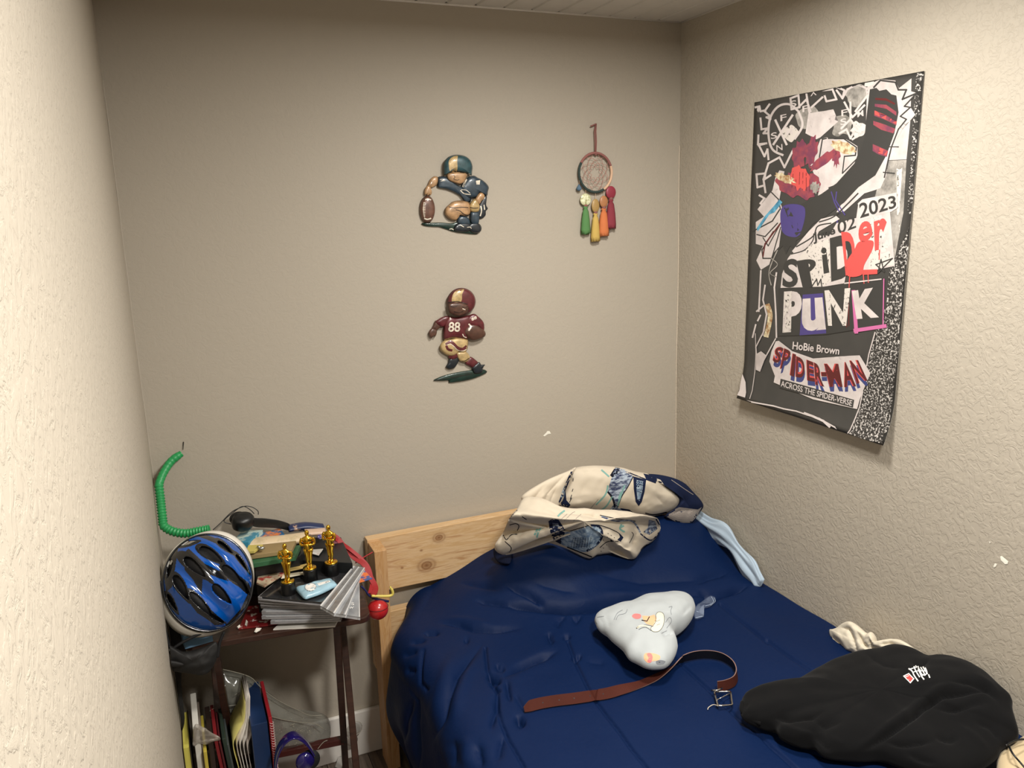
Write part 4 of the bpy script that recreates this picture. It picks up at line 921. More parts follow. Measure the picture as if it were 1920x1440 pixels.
# heart cushion
hp = empty('heart_cushion', atZ(1210, 1185, 0.60), 'pale grey heart shaped cushion with small pink and orange print', 'cushion')
C6 = lambda L: [c6(*p) for p in L]
hz = creases([(C6(L), w, a) for L, w, a in (([(640, 260), (680, 300), (690, 350)], 3, -.004), ([(700, 250), (720, 300), (730, 360)], 4, -.003), ([(1215, 385), (1170, 370), (1120, 390)], 6, -.010), ([(1230, 350), (1200, 330)], 4, -.006), ([(860, 560), (900, 520)], 4, -.004), ([(930, 590), (960, 550)], 4, -.004),
    ([(1290, 240), (1310, 200), (1350, 190)], 4, -.007), ([(1330, 220), (1300, 260), (1340, 250)], 4, .004), ([(1200, 570), (1170, 560)], 4, -.003), ([(1270, 330), (1310, 280)], 3, -.004))])
hb = blob('cushion_body', [atZ(*c6(*p), 0.632) for p in [(618, 290), (645, 255), (760, 212), (900, 176), (1000, 134), (1130, 116), (1270, 106), (1340, 128), (1374, 180), (1360, 250), (1310, 310), (1240, 345), (1213, 385), (1228, 430), (1243, 490), (1215, 562), (1160, 622), (1080, 637), (1000, 627), (930, 592), (870, 560), (820, 490), (740, 422), (690, 372), (640, 338)]],
          (0, 0, 1), 0.052, 0.05, fabric('pale_grey_jersey', (182, 188, 190)), hp, rings=36, seg=150, power=2.4, center=atZ(*c6(1050, 340), 0.632), disp=lambda v, px, py: hz(px, py)+0.0025*nz(v, 30), zmin=lambda v: top_z(v.x, v.y)+0.001)
ik = inkset([hb], 5)
pinkp, orp, whp, gyp, bkp = pk('pink_print', rgb(222, 130, 128), .8), pk('peach_print', rgb(240, 184, 142), .8), pk('cream_print', rgb(240, 232, 206), .8), pk('grey_line_print', rgb(128, 132, 138), .8), pk('black_print', rgb(30, 30, 34), .8)
ik.poly(C6([(900, 262), (915, 245), (940, 243), (965, 250), (968, 270), (950, 282), (920, 280)]), 0, 24)
ik.poly(C6([(975, 258), (1030, 262), (1068, 250), (1090, 290), (1060, 335), (1010, 320), (985, 295)]), 1); ik.up()
ik.poly(C6([(1080, 250), (1105, 230), (1135, 245), (1142, 290), (1130, 340), (1100, 375), (1060, 378), (1040, 355), (1055, 330), (1075, 300), (1085, 275)]), 2, 40); ik.up()
ik.stroke(C6([(1080, 250), (1105, 230), (1135, 245), (1142, 290), (1130, 340), (1100, 375), (1060, 378), (1040, 355), (1060, 330), (1078, 300)]), 0.8, 4, closed=True, n=50)
ik.stroke(C6([(938, 352), (960, 335), (1000, 335), (1040, 345)]), 2.6, 2); ik.stroke(C6([(932, 352), (945, 350)]), 2.2, 4); ik.stroke(C6([(940, 345), (1000, 328), (1060, 340)]), 0.7, 4); ik.stroke(C6([(950, 362), (1000, 345), (1045, 372)]), 0.7, 4)
ik.lines(C6([(975, 292), (1012, 300), (1030, 268)]), 1.8, 4); ik.stroke(C6([(1070, 295), (1085, 300), (1110, 290)]), 0.6, 4); ik.stroke(C6([(1085, 330), (1110, 320)]), 0.6, 4)
for L in ([(765, 290), (790, 240), (830, 215)], [(780, 290), (800, 255), (850, 240), (865, 210)], [(1175, 195), (1200, 190), (1190, 220), (1195, 250)], [(1150, 310), (1180, 270), (1195, 300), (1160, 350)], [(1120, 390), (1160, 370)], [(625, 300), (640, 320)], [(640, 270), (690, 262)]): ik.stroke(C6(L), 0.9, 3)
ik.poly(C6([(1000, 540), (1060, 540), (1110, 560), (1100, 590), (1050, 600), (1020, 612), (990, 580)]), 1, 30); ik.up(); ik.poly(C6([(1010, 545), (1040, 540), (1055, 570), (1040, 610), (1015, 600), (1025, 575)]), 0, 24)
ik.poly(C6([(1080, 600), (1110, 590), (1150, 600), (1130, 622), (1090, 622)]), 3, 24); ik.stroke(C6([(1100, 606), (1112, 608)]), 1.6, 4)
ik.build('printed_drawing', [pinkp, orp, whp, gyp, bkp], hp)
# clear wrapper by the cushion
wr_ = empty('plastic_wrapper', on_bed(1318, 1140), 'small crumpled clear plastic wrapper beside the heart cushion', 'wrapper')
blob('film', [on_bed(*c6(*p), 0.008) for p in [(1370, 200), (1430, 150), (1490, 110), (1530, 130), (1500, 180), (1440, 200), (1400, 230), (1440, 265), (1370, 280)]], (0, 0, 1), 0.010, 0.004, clear('clear_film', (0.5, 0.6, 0.8, 1), 0.10, 0.08), wr_, rings=8, seg=50, disp=lambda v, a, b: 0.003*nz(v, 80))
mb = MB()
wst = mat('film_highlight', rgb(190, 205, 225), 0.15)  # pale strands stand in for the highlights on the clear film
for L in ([(1450, 185), (1490, 172), (1512, 150), (1495, 115)], [(1490, 180), (1525, 150), (1515, 125)], [(1375, 274), (1430, 262)], [(1385, 225), (1400, 230)]):
    MB().add(*tubeg(cr([on_bed(*c6(*p), 0.012) for p in L], 12), 0.0008, 5)).build('bright_film_fold', wst, wr_)

# belt
be = empty('belt', on_bed(1180, 1290), 'brown leather belt with silver buckle curled on the comforter', 'belt')
bp = C6([(92, 985), (200, 955), (330, 932), (470, 915), (600, 895), (720, 875), (820, 840), (930, 795), (1050, 745), (1170, 688), (1290, 618), (1430, 590), (1560, 605), (1650, 660), (1685, 730), (1665, 790), (1600, 822), (1540, 832)])
n = 150; Pc = cr([Vector((x, y, 0)) for x, y in bp], n); V = []; base = []
for q in Pc: base.append(on_bed(q.x, q.y, 0.0))
lea_o = mat('brown_leather', rgb(74, 36, 28), 0.75, spec=0.12, bump=0.2, bs=300, bd=0.0005); lea_i = mat('black_leather_back', rgb(12, 12, 18), 0.5, bump=0.2, bs=200); lea_e = mat('leather_edge', rgb(128, 100, 92), 0.5)
for i, b in enumerate(base):
    s = i/(n-1); t = (base[min(i+1, n-1)]-base[max(i-1, 0)]).normalized(); side = t.cross(Vector((0, 0, 1))).normalized()
    th = math.radians(38+ (92-38)*sstep(0.28, 0.46, s)+(172-92)*sstep(0.46, 0.62, s))
    d = Vector((0, 0, 1))*math.cos(th)-side*math.sin(th); nn = t.cross(d).normalized()
    wd = 0.0135*(1 if s > 0.03 else 0.45+0.55*s/0.03); c = b+Vector((0, 0, 0.004+abs(d.z)*wd))
    for du, dn in ((-1, .0013), (1, .0013), (1, -.0013), (-1, -.0013)): V.append(c+d*wd*du+nn*dn)
Fc = []; mi = []
for i in range(n-1):
    a = i*4; Fc += [(a, a+1, a+5, a+4), (a+1, a+2, a+6, a+5), (a+2, a+3, a+7, a+6), (a+3, a, a+4, a+7)]; mi += [0, 2, 1, 2]
Fc += [(0, 1, 2, 3)[::-1], tuple((n-1)*4+j for j in range(4))]; mi += [2, 2]
st_ = mk('strap', V, Fc, [lea_o, lea_i, lea_e], be, smooth=False, mi=mi)
mb = MB()
for q in (0.08, 0.13, 0.18, 0.23, 0.28):
    i = int(q*(n-1)); c = sum((V[i*4+j] for j in range(4)), Vector())/4; nn = (V[i*4]-V[i*4+3]).normalized()
    e = nn.orthogonal().normalized(); f2 = nn.cross(e); R_ = [c+nn*0.0016*sg_+(e*math.cos(t)+f2*math.sin(t))*0.0016 for sg_ in (1, -1) for t in np.linspace(0, 6.28, 9)[:-1]]
    mb.add(R_, [tuple(range(8)), tuple(range(15, 7, -1))])
mb.build('punched_hole', lea_i, be, smooth=False)['kind'] = 'stuff'
silver = mat('polished_steel', rgb(200, 196, 190), 0.18, metal=1.0, var=0.03)
bk = C6([(1515, 828), (1640, 826), (1652, 928), (1545, 934)])
cn = [on_bed(x, y, 0.012) for x, y in bk]; ring = []
for i in range(4):
    a, b = cn[i], cn[(i+1) % 4]
    for t in (0.06, 0.3, 0.5, 0.7, 0.94): ring.append(a.lerp(b, t))
ring.append(ring[0]); ring.append(ring[1])
bkl = MB().add(*tubeg(ring, 0.0026, 8)).build('buckle', silver, be)
MB().add(*tubeg([cn[0].lerp(cn[3], 0.6), cn[0].lerp(cn[2], 0.5)+Vector((0, 0, .004)), cn[1].lerp(cn[2], 0.15)+Vector((0, 0, .002))], 0.0014, 6)).build('prong', silver, bkl)
MB().add(*tubeg([on_bed(*c6(1495, 820), .02), on_bed(*c6(1540, 818), .022), on_bed(*c6(1575, 800), .02)], 0.0028, 6)).build('keeper_loop', silver, be)
MB().add(*tubeg(cr([cn[3], on_bed(*c6(1510, 925), .006), on_bed(*c6(1475, 945), .004), on_bed(*c6(1468, 962), .004)], 16), 0.0010, 5)).build('loose_thread', creamf, be)

# cream garment against the right wall
C7 = lambda L: [c7(*p) for p in L]
cg = creases([(C7(L), w, a) for L, w, a in (([(740, 160), (790, 170), (820, 230), (850, 330)], 4.5, -.016), ([(680, 220), (730, 260), (760, 320)], 4, -.010), ([(700, 190), (740, 230), (800, 320)], 5, .008), ([(850, 190), (880, 260), (920, 300)], 4, -.014), ([(900, 220), (930, 215), (960, 270), (1000, 290)], 4.5, .010),
    ([(930, 240), (940, 290), (1010, 290)], 4, -.012), ([(1000, 270), (1060, 260), (1100, 280)], 4, -.012), ([(1080, 245), (1160, 260), (1230, 320)], 5, .008), ([(1120, 300), (1200, 310)], 4, -.010))])
g1 = blob('cream_garment', [atX(*c7(*p), -0.055) for p in [(668, 180), (690, 170), (720, 158), (755, 132), (800, 120), (850, 145), (910, 195), (940, 188), (965, 215), (985, 262), (1040, 238), (1110, 235), (1170, 262), (1255, 325), (1310, 375), (1200, 430), (1050, 420), (930, 340), (870, 355), (800, 332), (700, 318), (682, 260)]],
          (-0.75, -0.35, 0.5), 0.035, 0.035, fabric('cream_knit', (214, 204, 184)), None, rings=30, seg=150, power=2.6, center=atX(*c7(900, 290), -0.055), disp=lambda v, px, py: cg(px, py)+0.008*nz(v, 24, 2)+0.004*abs(nz(v, 55, 1)))
for v in g1.data.vertices: v.co.x = min(v.co.x, -0.004); v.co.z = max(v.co.z, top_z(v.co.x, v.co.y)+0.001)
tag(g1, 'crumpled cream garment wedged between the black sweatshirt and the wall', 'garment')

# black sweatshirt
sw = empty('sweatshirt', atZ(1650, 1330, 0.6), 'black sweatshirt with small red and white chest logo heaped by the wall', 'sweatshirt')
HO = [(100, 650, .612), (130, 592, .622), (260, 545, .635), (420, 535, .642), (520, 482, .648), (600, 432, .652), (720, 380, .66), (830, 340, .668), (900, 320, .672), (1000, 300, .678), (1100, 286, .682), (1200, 308, .688), (1310, 362, .692), (1430, 364, .698), (1540, 395, .708), (1650, 450, .712), (1760, 545, .706), (1840, 618, .694), (1848, 690, .68), (1886, 830, .655), (1868, 892, .64), (1785, 945, .63),
      (1740, 1010, .62), (1600, 1090, .61), (1400, 1110, .61), (1150, 1045, .605), (1000, 1000, .60), (840, 1000, .60), (640, 980, .60), (560, 922, .60), (450, 905, .60), (350, 862, .60), (308, 812, .60), (200, 782, .602), (112, 742, .605), (96, 695, .608)]
sz = creases([(C7(L), w, a) for L, w, a in (
    ([(1700, 560), (1560, 575), (1400, 600), (1280, 670), (1150, 770), (1020, 870), (880, 965)], 5.5, -.020), ([(1560, 500), (1380, 560), (1230, 660), (1100, 760), (960, 880), (840, 950)], 10, .013),
    ([(330, 745), (420, 755), (560, 735), (620, 700)], 5, -.014), ([(300, 720), (360, 800), (500, 850), (640, 860)], 7, .008), ([(560, 740), (640, 800), (760, 760)], 8, -.007),
    ([(1340, 680), (1480, 690), (1600, 650), (1700, 640)], 6, -.010), ([(1350, 850), (1440, 880), (1500, 860)], 6, -.010), ([(1040, 905), (1160, 915), (1330, 880)], 5, -.012), ([(1180, 960), (1260, 1010), (1350, 1040)], 5, -.010), ([(1450, 520), (1560, 510), (1680, 560), (1760, 640)], 6, -.012),
    ([(1600, 470), (1700, 530), (1760, 600)], 7, .008), ([(900, 320), (1020, 400), (1150, 420)], 9, -.006), ([(1310, 365), (1260, 400), (1200, 380)], 7, -.007), ([(560, 830), (640, 920), (700, 960)], 7, -.009), ([(680, 860), (760, 930)], 6, .007),
    ([(700, 420), (620, 500), (400, 560)], 14, .007), ([(1600, 760), (1700, 800), (1780, 900)], 8, -.009), ([(1500, 780), (1600, 860), (1700, 960)], 9, .009), ([(150, 620), (130, 680), (170, 740)], 3, -.004))])
blk = mat('black_fleece', rgb(17, 17, 18), 0.95, var=0.05, sheen=0.04, bump=0.15, bs=600, bd=0.0006, spec=0.12)
sb = blob('sweatshirt_body', [atZ(*c7(x, y), z) for x, y, z in HO], (-0.15, -0.1, 1), 0.055, 0.05, blk, sw, rings=60, seg=260, power=3.0, center=atZ(*c7(1000, 680), 0.64),
          disp=lambda v, px, py: sz(px, py)+0.008*nz(v, 9, 4)+0.003*nz(v, 26, 4), zmin=lambda v: top_z(v.x, v.y)+0.0015)
for v in sb.data.vertices: v.co.x = min(v.co.x, -0.006)
ik = inkset([sb], 4); S7 = lambda L: C7(L)
redp, lw = pk('logo_red', rgb(196, 70, 66), .7), pk('logo_white', rgb(236, 234, 230), .7)
ik.poly(S7([(1142, 472), (1180, 453), (1216, 490), (1190, 520)]), 1); ik.up(); ik.poly(S7([(1152, 474), (1179, 461), (1207, 490), (1188, 511)]), 0)
for L, w in (([(1178, 424), (1200, 440), (1215, 470), (1240, 506)], 2.4), ([(1212, 410), (1225, 440), (1250, 480)], 2.2), ([(1180, 430), (1230, 415)], 1.8), ([(1240, 425), (1260, 470), (1278, 495)], 2.4), ([(1222, 405), (1232, 418)], 2.2), ([(1238, 408), (1250, 440), (1270, 470)], 2.0),
             ([(1255, 415), (1280, 460), (1262, 462), (1250, 430)], 2.2), ([(1270, 412), (1300, 460)], 2.4), ([(1285, 418), (1296, 450), (1280, 470)], 2.0), ([(1205, 450), (1235, 440), (1290, 440)], 1.6), ([(1306, 462), (1315, 484)], 2.2)): ik.stroke(S7(L), w, 1)
ik.build('chest_logo', [redp, lw], sw)
mb = MB(); hemp = cr([atZ(*c7(x, y), z+0.003) for x, y, z in [(112, 640, .62), (108, 690, .612), (150, 735, .606), (230, 775, .604)]], 20)
mb.add(*tubeg(hemp, 0.006, 8)); mb.build('cuff', blk, sw)
# beige pillow and cable at the edge of the frame
bpil = blob('beige_pillow', [atZ(x, y, 0.605) for x, y in [(1868, 1432), (1880, 1412), (1900, 1396), (1930, 1384), (1985, 1400), (2010, 1450), (1990, 1520), (1930, 1530), (1880, 1480)]], (0, 0, 1), 0.035, 0.03, fabric('beige_cotton', (196, 176, 140)), rings=16, seg=60, disp=lambda v, a, b: 0.004*nz(v, 30), zmin=lambda v: top_z(v.x, v.y)+0.001)
for v in bpil.data.vertices: v.co.x = min(v.co.x, -0.004)
tag(bpil, 'beige pillow on the bed just past the black sweatshirt', 'pillow')

# ============================================================ TRAY TABLE AND THE THINGS ON IT
z1 = lambda x, y: (260+x/3.692, 820+y/3.692)
z2 = lambda x, y: (280+x/3.692, 1130+y/3.692)
z6 = lambda x, y: (460+x/6.0, 940+y/6.0)
z4 = lambda x, y: (320+x/6.4, 1240+y/6.4)
TZ = 0.70
tFL = Vector((-1.797, -0.325, TZ)); e1 = Vector((0.497, -0.062, 0)).normalized(); e2 = Vector((-e1.y, e1.x, 0))
TL, TD = 0.50, 0.285
TB = lambda u, v, z: tFL+e1*u+e2*v+Vector((0, 0, z-TZ))
tab = empty('folding_tray_table', TB(TL/2, TD/2, 0), 'dark brown folding tray table crowded with things between the left wall and the bed', 'table')
dk = two_tone('dark_walnut', rgb(46, 26, 20), rgb(66, 40, 30), 6, 0.35, 0.65, 0.35, stretch=(1, 12, 12), coat=0.2)
P = []; r = 0.03
for cx, cy, a0 in ((TL-r, TD-r, 0), (r, TD-r, 90), (r, r, 180), (TL-r, r, 270)):
    for k in range(7): a = math.radians(a0+k*15); P.append((cx+r*math.cos(a), cy+r*math.sin(a)))
n = len(P); V = [TB(u, v, TZ) for u, v in P]+[TB(u, v, TZ-0.018) for u, v in P]
MB().add(V, [tuple(range(n)), tuple(range(2*n-1, n-1, -1))]+[(i, n+i, n+(i+1) % n, (i+1) % n) for i in range(n)]).build('tabletop', dk, tab, smooth=False, bevel=0.003)
def bar(name, A, B, w, t, mt, par, up=Vector((0, 0, 1))):
    d = (B-A).normalized(); s = d.cross(up); s = (s if s.length > .01 else d.orthogonal()).normalized(); q = d.cross(s).normalized()
    V = [p+s*a*w/2+q*b*t/2 for p in (A, B) for a, b in ((-1, -1), (1, -1), (1, 1), (-1, 1))]
    return MB().add(V, BOXF).build(name, mt, par, smooth=False, bevel=0.002)
for u1, u2 in ((0.075, 0.052), (0.405, 0.43)):
    bar('leg', TB(u1, 0.03, TZ-0.018), TB(u1, TD-0.02, 0.0), 0.02, 0.024, dk, tab)
    bar('leg', TB(u2, TD-0.03, TZ-0.018), TB(u2, 0.0, 0.0), 0.02, 0.024, dk, tab)
bar('stretcher', TB(0.052, 0.045, 0.11), TB(0.43, 0.045, 0.11), 0.02, 0.02, dk, tab)
bar('stretcher', TB(0.075, 0.20, 0.19), TB(0.405, 0.20, 0.19), 0.024, 0.02, mat('mahogany', rgb(76, 32, 28), 0.35, coat=.3), tab)

def slab(name, px, z, th, mats, label=None, cat=None, group=None, par=None, dz=(0, 0, 0, 0), bevel=0.001, inks=None):
    if z < 0:   # a distance from the back wall instead of a height
        z = atY(sum(p[0] for p in px)/len(px), sum(p[1] for p in px)/len(px), z).z
        if th < 0: th = z+th
    Q = [atZ(x, y, z+d) for (x, y), d in zip(px, dz)]
    if (Q[1]-Q[0]).cross(Q[2]-Q[1]).z < 0: Q = Q[::-1]
    mb = MB().add(slabv(Q, th), BOXF); o = mb.build(name, mats, par, smooth=False, bevel=bevel)
    if label: tag(o, label, cat, group)
    return o, Q
# ---- stack of clear plastic disc cases
gcase = mat('grey_case_edge', rgb(150, 148, 150), 0.2, var=0.15, vs=40, coat=0.5); dcase = mat('dark_case_face', rgb(44, 44, 46), 0.18, var=0.3, vs=20, coat=0.6)
ccase = clear('clear_polystyrene', (0.85, 0.87, 0.9, 1), 0.35, 0.06); paperw = mat('case_insert', rgb(188, 186, 188), 0.5, var=0.15, vs=30)
def discase(flpx, z, ang, L, Wd, label, top=None, hinge=True, lid=None):
    A = atZ(flpx[0], flpx[1], z); a = math.radians(ang); d = Vector((math.cos(a), math.sin(a), 0)); q = Vector((-d.y, d.x, 0)); up = Vector((0, 0, 1))
    t = empty('disc_case', A+d*L/2+q*Wd/2-up*0.011, label, 'disc case', 'clear plastic disc cases stacked on the tray table')
    base = A-up*0.011
    def bx_(nm, u0, u1, v0, v1, w0, w1, mt, par=t, bev=0.0008):
        V = [base+d*u+q*v+up*w for w in (w0, w1) for u, v in ((u0, v0), (u1, v0), (u1, v1), (u0, v1))]; return MB().add(V, BOXF).build(nm, mt, par, smooth=False, bevel=bev)
    bx_('case_base', 0, L, 0, Wd, 0, 0.0045, gcase if int(z*1000) % 2 else dcase); bx_('paper_insert', 0.008, L-0.004, 0.003, Wd-0.003, 0.0046, 0.0066, top or paperw)
    bx_('clear_lid', 0.002, L-0.001, 0.001, Wd-0.001, 0.0068, 0.011, lid or ccase)
    if hinge: bx_('hinge_strip', 0.0, 0.012, 0.0, Wd, 0.0046, 0.0108, gcase)
    return t
discase(z6(150, 1190), .714, -20, .20, .13, 'clear disc case at the very bottom of the stack, under seven others')
discase(z6(280, 1345), .725, -22, .195, .15, 'clear disc case second from the bottom of the stack, set back to the right')
discase(z6(180, 1290), .737, -24, .235, .16, 'clear disc case third from the bottom of the stack with rounded grey edge')
discase(z6(180, 1235), .749, -25, .235, .16, 'clear disc case fourth from the bottom of the stack with mottled grey edge')
discase(z6(170, 1165), .761, -29, .23, .16, 'clear disc case fifth from the bottom, midway up the stack')
discase(z6(165, 1140), .773, -31, .21, .16, 'clear disc case sixth from the bottom, just under the two dark topped ones')
discase(z6(140, 1105), .785, -34, .205, .17, 'clear disc case seventh from the bottom, under the dark topped one')
discase(z6(140, 1072), .797, -37, .20, .20, 'dark topped disc case carrying the gold statuettes and the pale blue packet', dcase, lid=dcase)
def fan(name, px, z, label, strips):
    t = empty(name, atZ(px[0][0], px[0][1], z), label, 'disc case', 'clear plastic disc cases stacked on the tray table')
    o, Q = slab('clear_lid', px, z, 0.010, ccase, par=t); slab('case_base', px, z-0.0065, 0.004, dcase, par=t)
    for a0, a1, mt in strips:
        A, B, C_, D_ = [atZ(x, y, z+0.0008) for x, y in px]
        V = [A.lerp(B, a0), A.lerp(B, a1), D_.lerp(C_, a1), D_.lerp(C_, a0)]
        MB().add(slabv(V, 0.0006), BOXF).build('hinge_strip', mt, t, smooth=False)
    return t
whiteE = mat('clear_case_edge', rgb(214, 214, 214), 0.15, coat=.5); midg = mat('case_ribbed_grey', rgb(112, 112, 114), 0.2, var=.2, vs=80, coat=.5)
fan('disc_case', [z6(840, 1170), z6(1000, 1260), z6(1345, 745), z6(1215, 725)], .812, 'clear disc case lying slanted across the top of the stack, ribbed spine showing', [(0.0, 0.10, whiteE), (0.2, 0.42, midg), (0.44, 0.5, whiteE), (0.6, 0.9, midg), (0.93, 1.0, whiteE)])
fan('disc_case', [z6(1000, 1255), z6(1130, 1275), z6(1275, 900), z6(1300, 820)], .806, 'clear disc case slanted under the topmost one on the right of the stack', [(0.0, 0.08, whiteE), (0.5, 0.8, midg), (0.9, 1.0, whiteE)])
fan('disc_case', [z6(1120, 1275), z6(1290, 1300), z6(1282, 900), z6(1250, 920)], .786, 'clear disc case with white lettering at the right end of the stack', [(0.0, 0.06, whiteE), (0.93, 1.0, whiteE)])
def flat_text(name, body, Q, mt, par, bold=0.02):
    cu = bpy.data.curves.new('t', 'FONT'); cu.body = body; cu.offset = bold; cu.resolution_u = 3
    o = bpy.data.objects.new('t', cu); COL.objects.link(o); dg = bpy.context.evaluated_depsgraph_get(); dg.update(); me = bpy.data.meshes.new_from_object(o.evaluated_get(dg))
    bpy.data.objects.remove(o); xs = [v.co.x for v in me.vertices]; ys = [v.co.y for v in me.vertices]; x0, x1, y0, y1 = min(xs), max(xs), min(ys), max(ys)
    BL, BR, TR, TL_ = [Vector(q) for q in Q]
    for v in me.vertices:
        u = (v.co.x-x0)/(x1-x0); w = (v.co.y-y0)/(y1-y0); v.co = (BL*(1-u)+BR*u)*(1-w)+(TL_*(1-u)+TR*u)*w
    me.materials.append(mt); o = bpy.data.objects.new(name, me); COL.objects.link(o); o.parent = par; o.matrix_parent_inverse = par.matrix_world.inverted(); return o
lastcase = [o for o in COL.objects if o.get('label', '').startswith('clear disc case with white lettering')][0]
flat_text('lettering', 'S', [atZ(*z6(1190, 1170), .7875), atZ(*z6(1225, 1168), .7875), atZ(*z6(1222, 1135), .7875), atZ(*z6(1186, 1137), .7875)], lw, lastcase)
flat_text('lettering', 'W', [atZ(*z6(1165, 1210), .7875), atZ(*z6(1215, 1205), .7875), atZ(*z6(1222, 1182), .7875), atZ(*z6(1168, 1185), .7875)], lw, lastcase)
# white paper under the stack
slab('paper_booklet', [z6(310, 1440), z6(1010, 1405), z6(1060, 1300), z6(420, 1330)], .7025, .0035, mat('white_paper', rgb(226, 222, 214), .6), 'white paper booklet sticking out under the stack of disc cases', 'booklet')
# ---- statuettes
gold = mat('gold_plating', rgb(228, 180, 60), 0.16, metal=1.0, var=0.06); blkp = mat('black_plastic_base', rgb(14, 14, 15), 0.3, var=0.1)
def statuette(px, z, s, yaw, label):
    c = atZ(px[0], px[1], z); t = empty('statuette', c, label, 'statuette', 'gold statuettes on the stack of disc cases')
    fr = Matrix.Translation(c) @ Matrix.Rotation(yaw, 4, 'Z') @ Matrix.Scale(s, 4)
    def put(nm, mb, mt):
        mb.v = [fr @ v for v in mb.v]; return mb.build(nm, mt, t)
    V, Fc = lathe([(0.0005, 0), (0.0215, 0), (0.0215, 0.001), (0.0205, 0.036), (0.0195, 0.038), (0.0005, 0.038)], 28); put('base', MB().add(V, Fc), blkp)
    V, Fc = lathe([(0.0005, 0.0382), (0.0198, 0.0382), (0.0198, 0.0415), (0.018, 0.043), (0.0005, 0.043)], 28); put('disc', MB().add(V, Fc), gold)
    mb = MB()
    for sx in (-1, 1):   # legs
        mb.add(*tubeg([(sx*0.0045, -0.010, 0.0445), (sx*0.0045, -0.001, 0.046), (sx*0.0042, 0, 0.056), (sx*0.0050, 0.001, 0.068), (sx*0.0052, -0.001, 0.078), (sx*0.0066, 0, 0.092), (sx*0.0072, 0, 0.102)], [.0028, .0040, .0034, .0052, .0046, .0070, .0078], 12))
    prof = [(0.0118, .0072, 0.096), (0.0128, .0080, 0.102), (0.0100, .0068, 0.112), (0.0112, .0078, 0.119), (0.0152, .0096, 0.127), (0.0168, .0094, 0.133), (0.0140, .0074, 0.138), (0.0060, .0050, 0.1415), (0.0040, .0040, 0.145)]
    V = []; Fc = []; sg = 20
    for rx, ry, z_ in prof:
        for j in range(sg): a = 2*PI*j/sg; V.append((rx*math.cos(a), ry*math.sin(a)*(1+0.12*(math.sin(a) < 0)*abs(math.cos(2*a))), z_))
    for i in range(len(prof)-1):
        for j in range(sg): k = (j+1) % sg; Fc.append((i*sg+j, i*sg+k, (i+1)*sg+k, (i+1)*sg+j))
    Fc.append(tuple(range(sg))[::-1]); Fc.append(tuple((len(prof)-1)*sg+j for j in range(sg)))
    mb.add(V, Fc)
    for sx in (-1, 1):   # arms meeting on the chest
        mb.add(*tubeg(cr([(sx*0.0155, 0, 0.135), (sx*0.0195, -0.001, 0.127), (sx*0.0190, -0.004, 0.117), (sx*0.0110, -0.0105, 0.1175), (sx*0.001, -0.012, 0.119)], 14), [.0046]*4+[.0040]*5+[.0032]*5, 10))
    mb.add(*tubeg([(0, -0.0125, 0.122), (0, -0.0115, 0.100), (0, -0.0105, 0.072), (0, -0.0105, 0.050)], [.0022, .0020, .0016, .0010], 8))
    mb.add(*ell((0, -0.001, 0.1525), (0.0066, 0.0074, 0.0088), 16, 12)); mb.add(*ell((0, -0.0085, 0.152), (0.0012, 0.0016, 0.002), 8, 6))
    put('figure', mb, gold); return t
statuette(z6(490, 1035), .797, 0.92, -0.55, 'gold standing statuette nearest the blue helmet, leftmost of the three')
statuette(z6(736, 885), .797, 0.95, -0.25, 'gold standing statuette in the middle of the three')
statuette(z6(976, 820), .797, 0.95, -0.7, 'gold standing statuette nearest the bed, rightmost of the three')
# pale blue packet
pk_ = empty('tissue_packet', atZ(*z6(800, 1000), .80), 'pale blue soft packet lying in front of the gold statuettes', 'packet')
pb_ = blob('wrapper', [atZ(*z6(x, y), .806) for x, y in [(565, 990), (600, 975), (760, 925), (900, 890), (965, 880), (1000, 905), (1038, 945), (985, 975), (850, 1040), (720, 1085), (670, 1098), (630, 1070)]], (0, 0, 1), .011, .007, mat('pale_blue_film', rgb(158, 196, 214), .3, var=.08, vs=30, coat=.3), pk_, rings=14, seg=80, power=4, disp=lambda v, a, b: .0022*nz(v, 70))
ik = inkset([pb_], 5)
ik.poly([z6(735+62*math.cos(t), 965+42*math.sin(t)) for t in np.linspace(0, 6.28, 20)[:-1]], 0); ik.stroke([z6(735+68*math.cos(t), 965+48*math.sin(t)) for t in np.linspace(2.4, 5.6, 14)], .7, 1)
for L in ([(690, 1000), (705, 1010)], [(715, 1008), (735, 1012)], [(745, 1008), (765, 1000)], [(775, 985), (795, 975)], [(780, 965), (800, 955)], [(900, 915), (920, 905)], [(925, 900), (950, 900)]): ik.stroke([z6(*p) for p in L], 1.6, 1)
ik.poly([z6(800, 925), z6(940, 890), z6(960, 905), z6(830, 950)], 0)
ik.build('printed_label', [lw, gyp, bkp], pk_)

